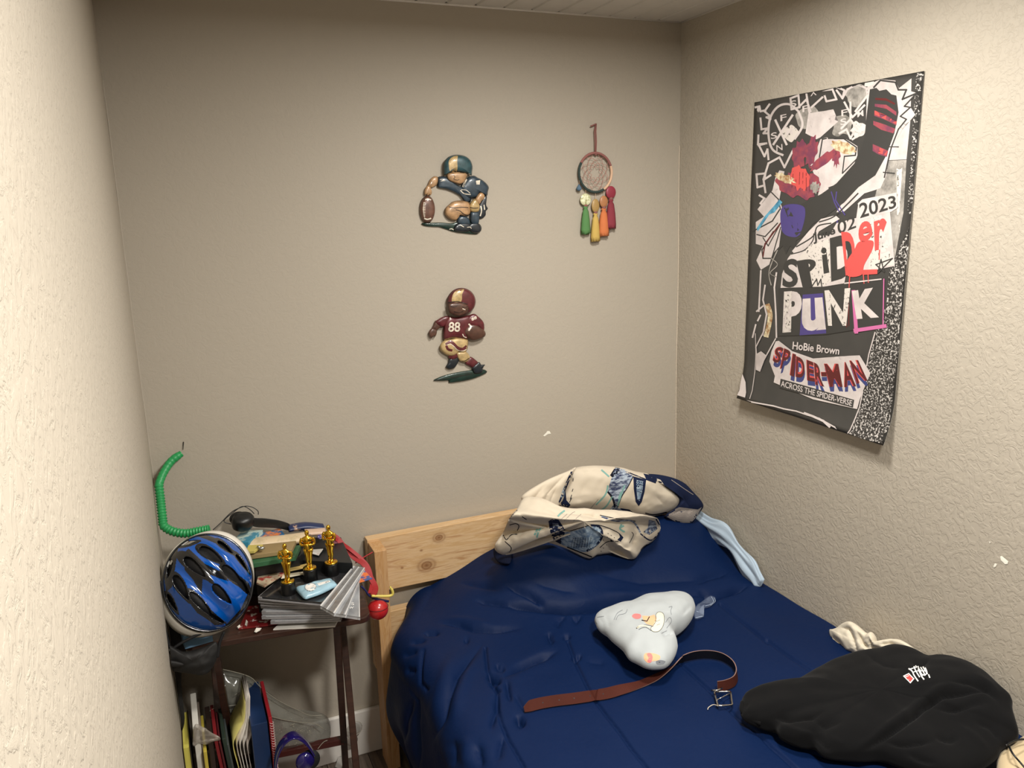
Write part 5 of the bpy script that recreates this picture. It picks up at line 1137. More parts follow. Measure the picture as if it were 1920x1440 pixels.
# ---- things heaped at the back of the table
def roll(name, px, z, r, mt, label, cat, flat=0.55, endmat=None):
    P = [atY(x, y, z) for x, y in px]; d = (P[-1]-P[0]).normalized(); q = Vector((0, 0, 1)).cross(d).normalized(); n = 14; V = []; Fc = []; sg = 26
    P = cr(P, n)
    for p in P:
        for j in range(sg): a = 2*PI*j/sg; V.append(p+q*r*1.5*math.cos(a)+Vector((0, 0, 1))*r*flat*math.sin(a)*1.3)
    for i in range(n-1):
        for j in range(sg): k = (j+1) % sg; Fc.append((i*sg+j, i*sg+k, (i+1)*sg+k, (i+1)*sg+j))
    # rolled sheet: inner surface
    off = len(V)
    for p in (P[0], P[-1]):
        for j in range(sg): a = 2*PI*j/sg; V.append(p+q*r*1.2*math.cos(a)+Vector((0, 0, 1))*r*flat*math.sin(a)*1.0)
    for e, (o1, o2) in enumerate(((0, off), ((n-1)*sg, off+sg))):
        for j in range(sg): k = (j+1) % sg; Fc.append((o1+j, o1+k, o2+k, o2+j) if e else (o1+k, o1+j, o2+j, o2+k))
    for j in range(sg): k = (j+1) % sg; Fc.append((off+j, off+k, off+sg+k, off+sg+j))
    o = mk(name, V, Fc, mt); fix(o); return tag(o, label, cat)
st_box, _ = slab('storage_box', [z1(640, 800), z1(1300, 760), z1(1290, 690), z1(700, 720)], -.085, -.702, mat('dark_box', rgb(30, 28, 27), .6), 'dark storage box at the back of the table under the books and magazines', 'box')
bind = mat('black_binder_vinyl', rgb(26, 28, 30), 0.4, var=.1, bump=.1, bs=200)
b1, _ = slab('ring_binder', [z1(800, 880), z1(1110, 825), z1(1200, 715), z1(860, 760)], -.175, -.702, bind, 'black ring binder lying on the table behind the leftmost gold statuette', 'binder')
b2, _ = slab('ring_binder', [z1(1120, 850), z1(1480, 870), z1(1400, 690), z1(1160, 720)], -.165, -.702, bind, 'black ring binder under the red lanyard behind the gold statuettes', 'binder')
ringm = mat('steel_eyelet', rgb(190, 190, 186), .25, metal=1)
for bb_, (x, y), yv in ((b1, (857, 900), -.2), (b1, (672/6*3.692+740-1, 648/6*3.692+443), -.2)):
    p = atZ(x/3.692+260, y/3.692+820, .752); d = (CAM-p).normalized(); p = p+d*0.012; e = d.orthogonal().normalized(); f2 = d.cross(e)
    MB().add(*tubeg([p+(e*math.cos(t)+f2*math.sin(t))*.0058 for t in np.linspace(0, 6.29, 17)], .0011, 6)).build('eyelet', ringm, bb_)
slab('folder', [z1(755, 878), z1(1085, 822), z1(1120, 745), z1(800, 770)], -.215, .014, mat('green_card', rgb(52, 100, 66), .5), 'green card folder in the pile above the black binder', 'folder')
slab('folder', [z1(745, 822), z1(1060, 778), z1(1090, 715), z1(770, 750)], -.205, .012, mat('tan_card', rgb(150, 128, 88), .6), 'tan card folder in the pile above the green folder', 'folder')
slab('folder', [z1(740, 790), z1(800, 785), z1(860, 740), z1(760, 745)], -.215, .008, mat('yellow_card', rgb(196, 180, 96), .6), 'small yellow card corner beside the cream rolled magazine', 'card')
roll('rolled_magazine', [z1(735, 735), z1(900, 722), z1(1060, 705), z1(1165, 690)], -.13, .019, two_tone('cream_cover', rgb(214, 192, 158), rgb(168, 156, 118), 20, .5, .7, .45), 'cream rolled magazine lying across the pile under the headphones', 'magazine')
slab('comic_book', [z1(640, 720), z1(860, 695), z1(1010, 672), z1(980, 625), z1(700, 640)][:4], -.10, .014, two_tone('comic_cover', rgb(40, 96, 140), rgb(220, 128, 70), 38, .48, .56, .35), 'blue and orange comic book just under the headphones', 'comic book', dz=(0, 0, 0, 0))
slab('picture_book', [z1(640, 735), z1(760, 722), z1(860, 640), z1(720, 640)], -.115, .02, two_tone('blue_cover', rgb(60, 140, 168), rgb(190, 210, 200), 30, .48, .58, .35), 'light blue picture book beside the helmet top, below the headphones', 'book')
slab('card', [z1(1190, 800), z1(1245, 815), z1(1310, 725), z1(1215, 712)], -.15, .003, two_tone('white_card', rgb(220, 218, 212), rgb(190, 120, 110), 40, .62, .7, .5), 'small white card standing out behind the middle statuette', 'card')
roll('rolled_magazine', [z1(1035, 632), z1(1150, 612), z1(1280, 622)], -.065, .014, two_tone('navy_cover', rgb(30, 44, 84), rgb(196, 164, 140), 26, .55, .62, .35), 'navy blue rolled magazine at the back of the pile by the wall', 'magazine')
roll('rolled_magazine', [z1(1150, 660), z1(1290, 650)], -.09, .014, two_tone('peach_cover', rgb(206, 176, 152), rgb(150, 130, 120), 26, .55, .62, .4), 'peach coloured rolled magazine end behind the middle statuette', 'magazine')
slab('comic_book', [z1(815, 1005), z1(870, 1028), z1(1015, 935), z1(830, 935)], -.25, .006, two_tone('pale_comic_cover', rgb(196, 178, 150), rgb(160, 56, 50), 55, .52, .58, .4), 'cream and red comic book between the helmet and the leftmost statuette', 'comic book')
slab('envelope', [z1(1035, 925), z1(1185, 893), z1(1165, 872), z1(1040, 900)], -.235, .003, mat('manila', rgb(206, 178, 110), .6), 'yellow envelope edge between two of the gold statuettes', 'envelope')
slab('envelope', [z1(985, 975), z1(1165, 940), z1(1150, 925), z1(1000, 948)], -.245, .003, mat('ivory_paper', rgb(228, 220, 196), .6), 'ivory paper envelope in front of the yellow one by the leftmost statuette', 'envelope')
slab('leaflet', [z1(1520, 1005), z1(1618, 975), z1(1560, 915), z1(1500, 950)], -.27, .003, two_tone('orange_blue_cover', rgb(70, 90, 150), rgb(232, 120, 60), 30, .46, .52, .4), 'orange and blue leaflet corner beside the red lanyard', 'leaflet')
slab('magazine', [z1(690, 1325), z1(960, 1290), z1(900, 1150), z1(760, 1170)], .7045, .004, two_tone('red_white_cover', rgb(120, 24, 26), rgb(228, 220, 212), 34, .56, .6, .35), 'dark red magazine with white shapes at the front edge below the helmet', 'magazine')
for i, (px, lb_) in enumerate((([(680, 1312), (700, 1302), (706, 1310), (688, 1322)], 'small white paper scrap on the table edge nearest the helmet'), ([(735, 1300), (745, 1268), (756, 1275), (748, 1308)], 'small white paper scrap beside the red magazine'), ([(800, 1345), (815, 1325), (850, 1320), (840, 1335), (812, 1350)], 'curled white paper scrap at the front edge under the disc cases'))):
    Q = [atZ(*z1(*p), .706) for p in px]; n = len(Q)
    o = MB().add([q-Vector((0, 0, .001)) for q in Q]+[q+Vector((0, 0, .003*(k % 2))) for k, q in enumerate(Q)], [tuple(range(n))[::-1], tuple(range(n, 2*n))]+[(k, (k+1) % n, n+(k+1) % n, n+k) for k in range(n)]).build('paper_scrap', mat('white_scrap', rgb(232, 226, 214), .6), smooth=False)
    tag(o, lb_, 'scrap')
o = MB().add(*ell(atY(*z1(850, 768), -.225), (.010, .006, .005), 12, 8)).add(*tubeg([atY(*z1(820, 755), -.225), atY(*z1(850, 765), -.225)], .003, 8)).build('whistle', ringm); tag(o, 'small silver whistle in front of the cream rolled magazine', 'whistle')
o = MB().add(*ell(atY(*z1(1252, 690), -.13), (.008, .008, .008), 12, 8)).build('marble', two_tone('violet_glass', rgb(70, 60, 130), rgb(190, 190, 220), 120, .5, .6, .1)); tag(o, 'small violet marble between the middle and rightmost statuettes', 'marble')
# ---- headphones on the pile
hpn = empty('headphones', atY(*z1(730, 600), -.10), 'black over ear headphones with a looped cable on top of the pile', 'headphones')
blkh = mat('black_soft_plastic', rgb(20, 21, 22), .38, var=.1, bump=.15, bs=120)
hc = atY(*z1(722, 588), -.105); Mx = Matrix.Rotation(0.35, 3, 'Z') @ Matrix.Rotation(0.35, 3, 'X')
MB().add(*[ [hc+Mx @ Vector((x*1.0, y, z)) for x, y, z in q] if k == 0 else q for k, q in enumerate(lathe([(0.001, -.022), (.020, -.022), (.030, -.014), (.033, 0), (.032, .014), (.026, .022), (.010, .024), (.001, .024)], 26, 1, 0.85))]).build('ear_cup', blkh, hpn)
hc2 = atY(*z1(690, 560), -.075)
MB().add(*ell(hc2, (.026, .02, .02), 20, 12)).build('ear_cushion', mat('black_leatherette', rgb(16, 16, 17), .5, bump=.4, bs=200), hpn)
bpth = cr([atY(*z1(x, y), -.10+(.905-z)*1.0) for x, y, z in [(740, 560, .905), (800, 585, .90), (880, 590, .892), (960, 598, .888), (1020, 612, .882), (1048, 622, .874)]], 24); V = []; Fc = []
for i, p in enumerate(bpth):
    for dy, dz_ in ((0, -.017), (0.004, -.017), (0.004, .013), (0, .013)): V.append(p+Vector((-.3*dy, dy*1.0, dz_*(1-.25*abs(i-8)/16))))
for i in range(len(bpth)-1):
    for j in range(4): k = (j+1) % 4; Fc.append((i*4+j, i*4+k, (i+1)*4+k, (i+1)*4+j))
Fc += [(3, 2, 1, 0), tuple((len(bpth)-1)*4+j for j in range(4))]
MB().add(V, Fc).build('headband', blkh, hpn, bevel=.001)
cb = [[(515, 640, .84), (570, 590, .87), (640, 520, .905), (700, 488, .915), (745, 476, .92), (790, 485, .92), (825, 510, .91), (828, 535, .90)], [(640, 600, .88), (600, 590, .88), (595, 570, .89), (660, 515, .91), (720, 478, .925), (770, 500, .92), (800, 530, .91)], [(750, 680, .86), (735, 705, .85), (715, 725, .845)]]
mb = MB()
for L in cb: mb.add(*tubeg(cr([atY(*z1(x, y), -.10-(.88-z)*.3) for x, y, z in L], 30), .0014, 6))
mb.build('cable', blkh, hpn)
# ---- red lanyard, red ball, pens
redm = mat('red_webbing', rgb(158, 30, 34), .6, bump=.3, bs=500, bd=.0005)
ln = empty('lanyard', atZ(*z1(1500, 820), .8), 'red webbing lanyard with white marks trailing over the right side of the pile', 'lanyard')
def ribbon(nm, pts, w, mt, par, th=.0012, n=40):
    P = cr([atY(*z1(x, y), -.10-(.85-z)*1.9) for x, y, z in pts], n); V = []; Fc = []
    for i, p in enumerate(P):
        t = (P[min(i+1, n-1)]-P[max(i-1, 0)]).normalized(); s = t.cross((CAM-p).normalized()+Vector((0, 0, 1))*.8).normalized(); nn = s.cross(t).normalized()
        for a, b in ((-1, -1), (1, -1), (1, 1), (-1, 1)): V.append(p+s*a*w/2+nn*b*th)
    for i in range(n-1):
        for j in range(4): k = (j+1) % 4; Fc.append((i*4+j, i*4+k, (i+1)*4+k, (i+1)*4+j))
    Fc += [(3, 2, 1, 0), tuple((n-1)*4+j for j in range(4))]
    return MB().add(V, Fc).build(nm, mt, par, smooth=False)
ribbon('strap', [(1330, 670, .845), (1375, 700, .84), (1425, 760, .83), (1490, 830, .815), (1560, 880, .80), (1600, 960, .785), (1640, 1040, .765), (1625, 1090, .74)], .016, redm, ln)
ribbon('strap', [(1350, 690, .838), (1400, 730, .836), (1470, 780, .82), (1540, 840, .81), (1590, 900, .80), (1615, 1000, .78), (1600, 1080, .75)], .011, redm, ln)
ribbon('strap', [(1500, 870, .81), (1560, 830, .82), (1620, 795, .825)], .003, redm, ln)
ribbon('strap', [(1340, 665, .846), (1370, 740, .835), (1400, 770, .83)], .010, mat('maroon_webbing', rgb(110, 30, 50), .6), ln)
for px in ([(1400, 735, .84), (1425, 745, .84), (1432, 758, .838)], [(1360, 750, .84), (1385, 765, .838)], [(1432, 800, .83), (1440, 828, .828), (1450, 815, .828)], [(1578, 895, .805), (1592, 915, .802)]): ribbon('white_mark', [(x, y-4, z-.003) for x, y, z in px], .004, lw, ln, n=8)
rb = empty('red_ball', atY(*z1(1660, 1190), -.33), 'glossy red ball hanging at the right edge of the tray table', 'ball')
MB().add(*ell(atY(*z1(1655, 1190), -.30), (.031, .031, .031), 28, 18)).build('shell', mat('red_gloss', rgb(178, 34, 36), .3, coat=.4), rb)
c0 = atY(*z1(1655, 1180), -.30)
MB().add(*tubeg([c0+Vector((math.cos(t)*.0310, math.sin(t)*.0310, .004)) for t in np.linspace(0, 6.29, 33)], .0009, 6)).build('seam', mat('dark_red', rgb(90, 14, 18), .5), rb)
o = MB().add(*tubeg(cr([atY(*z1(x, y), -.31) for x, y in [(1612, 1098), (1680, 1100), (1735, 1098), (1758, 1085), (1755, 1060), (1740, 1035)]], 24), [.004]+[.0042]*20+[.003]*3, 8)).build('yellow_cord', mat('yellow_rubber', rgb(214, 196, 96), .5)); tag(o, 'bent yellow cord sticking out over the red ball', 'cord')
o = MB().add(*tubeg(cr([atY(*z1(x, y), -.30) for x, y in [(1540, 1030), (1570, 1060), (1600, 1100), (1660, 1122), (1730, 1136)]], 24), [.0028]*14+[.004]*10, 8)).build('navy_cord', mat('navy_rubber', rgb(26, 30, 84), .5)); tag(o, 'navy blue cord with thick end just above the red ball', 'cord')

# ---- bicycle helmet
C0 = atY(393, 1090, -.375)
zax = ((CAM-C0).normalized()*1.0+Vector((0.10, 0, 0.06))).normalized()
yh = (CU*math.cos(math.radians(14))-CR*math.sin(math.radians(14))); yax = (yh-zax*yh.dot(zax)).normalized(); xax = yax.cross(zax).normalized()
AX, AY, AZ = .114, .130, .108
Cb = C0-zax*0.055
hm = empty('bicycle_helmet', C0, 'blue and black bicycle helmet with white rim resting on the left of the table', 'helmet')
hu = lambda x, y: ((x-485)/322.0, (1000-y)/350.0)
def ellipse_test(cx, cy, L_, w, ang):
    cu, cv = hu(cx, cy); a = math.radians(ang)
    def f(u, v):
        dx = (u-cu)*322; dy = -(v-cv)*350; s = dx*math.cos(a)+dy*math.sin(a); t = -dx*math.sin(a)+dy*math.cos(a)
        return (s/(L_*1.14))**2+(t/(w*0.92*(1-0.4*s/L_/1.14)))**2 < 1
    return f
VENTS = [ellipse_test(*q) for q in ((415, 690, 52, 20, 8), (530, 830, 82, 34, 52), (645, 805, 62, 26, 58), (283, 985, 88, 32, 76), (400, 880, 88, 34, 62), (528, 1118, 85, 34, 60), (640, 1020, 92, 30, 58), (700, 1120, 70, 26, 62), (382, 1140, 105, 30, 62), (245, 830, 60, 20, 115), (735, 950, 70, 20, 68), (470, 1270, 70, 16, 45), (205, 1060, 60, 16, 75))]
def inpoly(pts):
    P = [hu(*p) for p in pts]
    def f(u, v):
        c = False
        for (x0, y0), (x1, y1) in zip(P, P[1:]+P[:1]):
            if (y0 > v) != (y1 > v) and u < (x1-x0)*(v-y0)/(y1-y0)+x0: c = not c
        return c
    return f
BLACKS = [ellipse_test(*q) for q in ((415, 700, 75, 30, 8), (530, 830, 108, 44, 52), (645, 805, 85, 34, 58), (283, 985, 115, 40, 76), (395, 870, 130, 46, 62), (640, 1030, 118, 38, 58), (245, 830, 90, 26, 115), (735, 950, 95, 26, 68), (205, 1060, 85, 24, 75), (382, 1140, 135, 34, 62))]+[inpoly(p) for p in ([(345, 770), (400, 740), (470, 880), (560, 960), (600, 1045), (540, 1010), (480, 965), (500, 1060), (430, 970), (400, 1080), (370, 960), (335, 880)], [(560, 880), (620, 960), (740, 1100), (760, 1180), (700, 1160), (600, 1020)], [(290, 1060), (360, 1060), (440, 1200), (520, 1320), (440, 1300), (340, 1180)],
                          [(200, 870), (280, 740), (350, 690), (300, 800), (230, 960), (190, 980)], [(470, 650), (560, 680), (640, 760), (740, 900), (700, 880), (560, 740)], [(640, 1250), (760, 1120), (800, 1020), (806, 1060), (720, 1230), (560, 1330), (500, 1335)])]
def dome(u, v, k=1.0, lift=0.0):
    r2 = min(1.0, u*u+v*v); ridge = 0.0
    h = (1-r2**1.25)**0.5
    s = (u*math.cos(.55)+v*math.sin(.55)); ridge = 0.012*math.cos(s*11)*(1-r2)
    return Cb+xax*(u*AX*k)+yax*(v*AY*k)+zax*((h*AZ+ridge)*k+lift)
N = 150; V = []; idx = {}; Fs = []; mi = []; Vi = []; idi = {}; Fi = []
blue = mat('blue_helmet_shell', rgb(4, 80, 168), .14, var=.04, coat=.8); hblk = mat('black_helmet_shell', rgb(22, 23, 26), .18, var=.05, coat=.7); foam = mat('black_foam', rgb(24, 24, 26), .7, bump=.3, bs=200)
hwhite = mat('white_helmet_rim', rgb(226, 222, 212), .3, coat=.3)
def gp(i, j):   # square grid squeezed to a disc
    a = 2*i/N-1; b = 2*j/N-1
    return a*math.sqrt(1-b*b/2)*.955, b*math.sqrt(1-a*a/2)*.955
for i in range(N):
    for j in range(N):
        u, v = gp(i+.5, j+.5)
        if any(f(u, v) for f in VENTS): continue
        q = []
        for a, b in ((i, j), (i+1, j), (i+1, j+1), (i, j+1)):
            if (a, b) not in idx: idx[(a, b)] = len(V); V.append(dome(*gp(a, b)))
            q.append(idx[(a, b)])
        Fs.append(tuple(q)); mi.append(1 if any(f(u, v) for f in BLACKS) else 0)
sh = mk('outer_shell', V, Fs, [blue, hblk], hm, mi=mi); md = sh.modifiers.new('thickness', 'SOLIDIFY'); md.thickness = .004; md.offset = -1
V = []; Fc = []; n = 50
for i in range(n+1):
    for j in range(n+1):
        a = 2*i/n-1; b = 2*j/n-1; V.append(dome(a*math.sqrt(1-b*b/2)*.97, b*math.sqrt(1-a*a/2)*.97, .90))
for i in range(n):
    for j in range(n): Fc.append((i*(n+1)+j, (i+1)*(n+1)+j, (i+1)*(n+1)+j+1, i*(n+1)+j+1))
ls = mk('foam_liner', V, Fc, foam, hm); md = ls.modifiers.new('thickness', 'SOLIDIFY'); md.thickness = .012; md.offset = -1
def band(nm, r0, r1, h0, h1, mt, ext=0.0, th=.005):
    V = []; Fc = []; sg = 96; m_ = 8
    for i in range(m_):
        t = i/(m_-1)
        for j in range(sg):
            a = 2*PI*j/sg; k = r0+(r1+ext*abs(math.cos(a-0.62))**3-r0)*t
            V.append(Cb+xax*(math.cos(a)*AX*k)+yax*(math.sin(a)*AY*k)+zax*((h0+(h1-h0)*t)+.006*math.sin(t*PI)))
    for i in range(m_-1):
        for j in range(sg): q = (j+1) % sg; Fc.append((i*sg+j, i*sg+q, (i+1)*sg+q, (i+1)*sg+j))
    o = mk(nm, V, Fc, mt, hm); fix(o); md = o.modifiers.new('thickness', 'SOLIDIFY'); md.thickness = th; md.offset = 0; return o
band('white_rim', 0.93, .975, .030, .002, hwhite, .15); band('trim_strip', .978, .99, .001, -.004, hblk, .15, .002); band('lower_edge', .99, .97, -.004, -.03, hwhite, .16)
band('trim_strip', 0.955, 0.975, .034, .026, hblk, .03, .003)
mb = MB()
for L in ([(395, 1180), (360, 1195), (330, 1212), (318, 1225)], [(420, 1185), (412, 1205), (408, 1232)], [(300, 1090), (303, 1150), (318, 1215)]):
    mb.add(*tubeg(cr([atY(x, y, -.40) for x, y in L], 16), .004, 6))
mb.build('chin_strap', foam, hm)

# ---- green corrugated tube against the wall
gt = empty('corrugated_tube', atY(290, 930, -.1), 'bright green flexible corrugated tube curving up the wall behind the helmet', 'tube')
gm_ = mat('green_plastic', rgb(40, 150, 84), .4, var=.06)
tp = cr([atY(x, y, Y_) for x, y, Y_ in [(341, 850, -.03), (322, 864, -.035), (308, 884, -.05), (299, 905, -.07), (292, 932, -.09), (292, 955, -.11), (300, 978, -.13), (318, 994, -.15), (345, 1000, -.17), (370, 996, -.18), (392, 992, -.19)]], 220)
for p in tp: p.x = max(p.x, -W+.016)
R = [(.0115+(.0016*math.sin(i*1.25) if i > 70 else .0004*math.sin(i*.9)))*(1 if i > 12 else .75+.02*i) for i in range(220)]
MB().add(*tubeg(tp, R, 16)).build('tube_body', gm_, gt)
o = MB().add(*tubeg(cr([atY(x, y, -.02) for x, y in [(283, 895), (281, 940), (285, 985), (293, 1015), (303, 1052)]], 24), .0018, 6)).build('wall_cord', mat('brown_cord', rgb(96, 80, 66), .7)); tag(o, 'thin brown cord running down the corner behind the green tube', 'cord')
for v in o.data.vertices: v.co.x = max(v.co.x, -W+.002)

# ---- pale blue box and black bag at the left end
bx = empty('lidded_box', atZ(370, 1200, .70), 'pale blue lidded box on the table corner under the helmet', 'box')
skyb = mat('pale_blue_plastic', rgb(112, 150, 182), .35, var=.06)
fA, fB = atZ(347, 1218, .7015), atZ(400, 1203, .7015); dd = (fB-fA).normalized(); qq = Vector((-dd.y, dd.x, 0)); Lb = (fB-fA).length
def bx3(nm, z0, z1_, g, mt, par):
    V = [fA+dd*u+qq*v+Vector((0, 0, w)) for w in (z0, z1_) for u, v in ((-g, -g), (Lb+g, -g), (Lb+g, .10+g), (-g, .10+g))]; return MB().add(V, BOXF).build(nm, mt, par, smooth=False, bevel=.002)
bx3('box_base', 0, .020, 0, skyb, bx); bx3('box_lid', .0205, .038, .0015, skyb, bx)
bg = empty('black_bag', atY(335, 1200, -.38), 'black fabric bag hanging off the left end of the tray table', 'bag')
bf = mat('black_nylon', rgb(26, 25, 24), .7, bump=.4, bs=40, bd=.004)
def hang(nm, pts, Y_, up, dn, mt=bf, par=bg, seg=80, amp=.01):
    o = blob(nm, [atY(x, y, Y_) for x, y in pts], (0.15, -1, 0.2), up, dn, mt, par, rings=20, seg=seg, power=2.5, disp=lambda v, a, b: amp*nz(v, 18)+.4*amp*nz(v, 50))
    for v in o.data.vertices: v.co.x = max(v.co.x, -W+.003)
    return o
hang('bag_body', [(304, 1066), (318, 1058), (330, 1072), (335, 1110), (345, 1150), (352, 1200), (345, 1230), (340, 1262), (338, 1310), (346, 1350), (338, 1372), (326, 1330), (318, 1280), (312, 1240), (304, 1180), (299, 1120)], -.27, .03, .03)
hang('pouch', [(308, 1208), (345, 1222), (385, 1212), (406, 1204), (408, 1228), (398, 1252), (380, 1264), (350, 1262), (322, 1258), (304, 1248)], -.40, .02, .02)
hang('strap', [(303, 1238), (330, 1240), (345, 1246), (330, 1250), (303, 1248)], -.43, .006, .006, seg=40, amp=.002)

# ============================================================ UNDER THE TABLE
def stand(name, x0p, x1p, top, Y_, depth, mt, label, cat, lean=0.0, z0=0.0, group=None, pages=None):
    A = atY(x0p, top, Y_); B = atY(x1p, top, Y_); h = A.z-z0
    V = []
    for w, sh_ in ((z0, -lean*h), (A.z, 0.0)):
        for x_, y_ in ((A.x, Y_), (B.x, Y_), (B.x, Y_+depth), (A.x, Y_+depth)): V.append((x_+sh_*-1 if False else x_-sh_, y_, w))
    if pages:
        t = empty(name, ((A.x+B.x)/2, Y_+depth/2, z0), label, cat, group)
        cth = min(.002, abs(B.x-A.x)*.2)
        def part(nm, ax, bx__, ins, m_):
            V2 = []
            for w, sh_ in ((z0+ins, -lean*h), (A.z-ins, 0.0)):
                for x_, y_ in ((ax, Y_+ins), (bx__, Y_+ins), (bx__, Y_+depth-ins), (ax, Y_+depth-ins)): V2.append((x_-sh_, y_, w))
            MB().add(V2, BOXF).build(nm, m_, t, smooth=False, bevel=.0006)
        part('cover', A.x, A.x+cth, 0, mt); part('pages', A.x+cth, B.x-cth, .003, pages); part('cover', B.x-cth, B.x, 0, mt)
        return t
    o = MB().add(V, BOXF).build(name, mt, smooth=False, bevel=.002); return tag(o, label, cat, group)
pg = two_tone('page_block', rgb(214, 206, 190), rgb(170, 160, 146), 200, .4, .6, .8, stretch=(6, .2, .2))
G = 'books and folders standing under the tray table'
plain = lambda n, c, r=.45: mat(n, rgb(*c), r)
stand('magazine', 336, 341, 1392, -.33, .16, plain('tan_mag', (150, 128, 104)), 'tan magazine closest to the left wall in the row under the table', 'magazine', group=G)
stand('notebook', 342, 357, 1403, -.36, .18, plain('brown_cover', (44, 34, 26)), 'dark brown notebook with yellow top edge standing near the left wall', 'notebook', group=G, pages=plain('yellow_edge', (206, 196, 92)))
stand('notebook', 361, 373, 1366, -.34, .18, plain('white_spine', (226, 222, 212)), 'tall white notebook standing left of the yellow one under the table', 'notebook', group=G)
stand('folder', 375, 379, 1382, -.34, .18, plain('grey_folder', (120, 108, 98)), 'thin grey folder beside the tall white notebook under the table', 'folder', group=G)
stand('folder', 381, 388, 1410, -.36, .18, plain('yellow_folder', (196, 176, 70)), 'thin yellow folder standing between white and dark brown ones', 'folder', group=G)
stand('folder', 390, 400, 1392, -.345, .18, plain('dark_brown_folder', (46, 34, 28)), 'dark brown folder standing left of the red one under the table', 'folder', group=G)
stand('folder', 401, 408, 1388, -.34, .18, plain('red_folder', (128, 30, 36)), 'thin red folder leaning beside the dark brown one under the table', 'folder', lean=.08, group=G)
stand('folder', 410, 414, 1392, -.345, .18, plain('maroon_folder', (84, 30, 34)), 'thin maroon folder leaning against the red one under the table', 'folder', lean=.08, group=G)
stand('folder', 416, 423, 1386, -.345, .18, plain('green_folder', (40, 52, 44)), 'dark green folder leaning beside the maroon one under the table', 'folder', lean=.08, group=G)
stand('folder', 425, 429, 1396, -.345, .18, plain('slate_folder', (66, 72, 72)), 'slate grey folder leaning between dark green and cream papers', 'folder', lean=.08, group=G)
# fanned magazine: curling leaves
fmz = empty('magazine', atY(456, 1400, -.33), 'white open magazine standing with fanned leaves left of the navy binder', 'magazine', G)
for k, (tx, ty, bxp, c) in enumerate(((459, 1316, 437, (214, 204, 120)), (461, 1308, 444, (206, 196, 180)), (463, 1304, 450, (222, 216, 206)), (466, 1303, 457, (226, 220, 212)), (468, 1306, 464, (204, 194, 186)))):
    Pp = cr([atY(tx, ty, -.30), atY(tx-2+k*.5, 1350, -.315), atY(bxp+6, 1378, -.33), atY(bxp, 1402, -.335), atY(bxp+12-k, 1450, -.34), atY(bxp+16, 1500, -.34)], 24); V = []; Fc = []
    for p in Pp:
        for dx, dy in ((0, 0), (.0016, 0), (.0016, .12), (0, .12)): V.append(p+Vector((dx, dy, 0)))
    for i in range(len(Pp)-1):
        for j in range(4): q = (j+1) % 4; Fc.append((i*4+j, i*4+q, (i+1)*4+q, (i+1)*4+j))
    Fc += [(3, 2, 1, 0), tuple((len(Pp)-1)*4+j for j in range(4))]
    for v in V: v.z = max(v.z, .001)
    MB().add(V, Fc).build('leaf', plain('leaf_paper', c, .6), fmz)
stand('hardback_book', 471, 500, 1333, -.17, .04, plain('dark_green_board', (22, 40, 32)), 'dark green hardback board standing behind the navy binder', 'book', group=G)
stand('ring_binder', 470, 502, 1361, -.36, .22, plain('navy_binder_board', (28, 52, 92), .35), 'navy blue ring binder standing in the middle of the row', 'binder', group=G)
nb = stand('spiral_notebook', 503, 510, 1346, -.355, .20, plain('red_board', (178, 40, 50), .35), 'red spiral notebook with white coil standing beside the navy binder', 'notebook', group=G)
ztop = atY(506, 1348, -.355); mb = MB()
for k in range(26):
    c = Vector((ztop.x+.004, -.357, ztop.z-.012-k*.008))
    mb.add(*tubeg([c+Vector((math.cos(t)*.005, math.sin(t)*.005, 0)) for t in np.linspace(0, 6.28, 9)], .0011, 4))
mb.build('wire_coil', plain('white_wire', (232, 200, 196), .3), nb)['kind'] = 'stuff'
# navy headset
hs = empty('headset', atY(545, 1430, -.42), 'glossy dark blue headset standing in front of the clear plastic bag', 'headphones')
nv = mat('navy_gloss', rgb(30, 22, 86), .15, coat=.7); bp_ = cr([atY(x, y, -.43) for x, y in [(518, 1470), (516, 1440), (520, 1412), (532, 1390), (548, 1379), (562, 1382), (576, 1394), (588, 1412)]], 30); V = []; Fc = []
for i, p in enumerate(bp_):
    t = (bp_[min(i+1, 29)]-bp_[max(i-1, 0)]).normalized(); o_ = t.cross(Vector((0, 1, 0))).normalized()
    for a, b in ((-.002, -.018), (.002, -.018), (.002, .018), (-.002, .018)): V.append(p+o_*a+Vector((0, b, 0)))
for i in range(29):
    for j in range(4): k = (j+1) % 4; Fc.append((i*4+j, i*4+k, (i+1)*4+k, (i+1)*4+j))
Fc += [(3, 2, 1, 0), tuple(29*4+j for j in range(4))]
MB().add(V, Fc).build('headband', nv, hs, bevel=.001)
MB().add(*ell(atY(572, 1428, -.44), (.026, .016, .028), 24, 16)).build('ear_cup', nv, hs)
MB().add(*ell(atY(580, 1425, -.415), (.030, .014, .031), 24, 16)).build('ear_cushion', foam, hs)
MB().add(*ell(atY(517, 1470, -.43), (.018, .026, .028), 24, 16)).build('ear_cup', nv, hs)
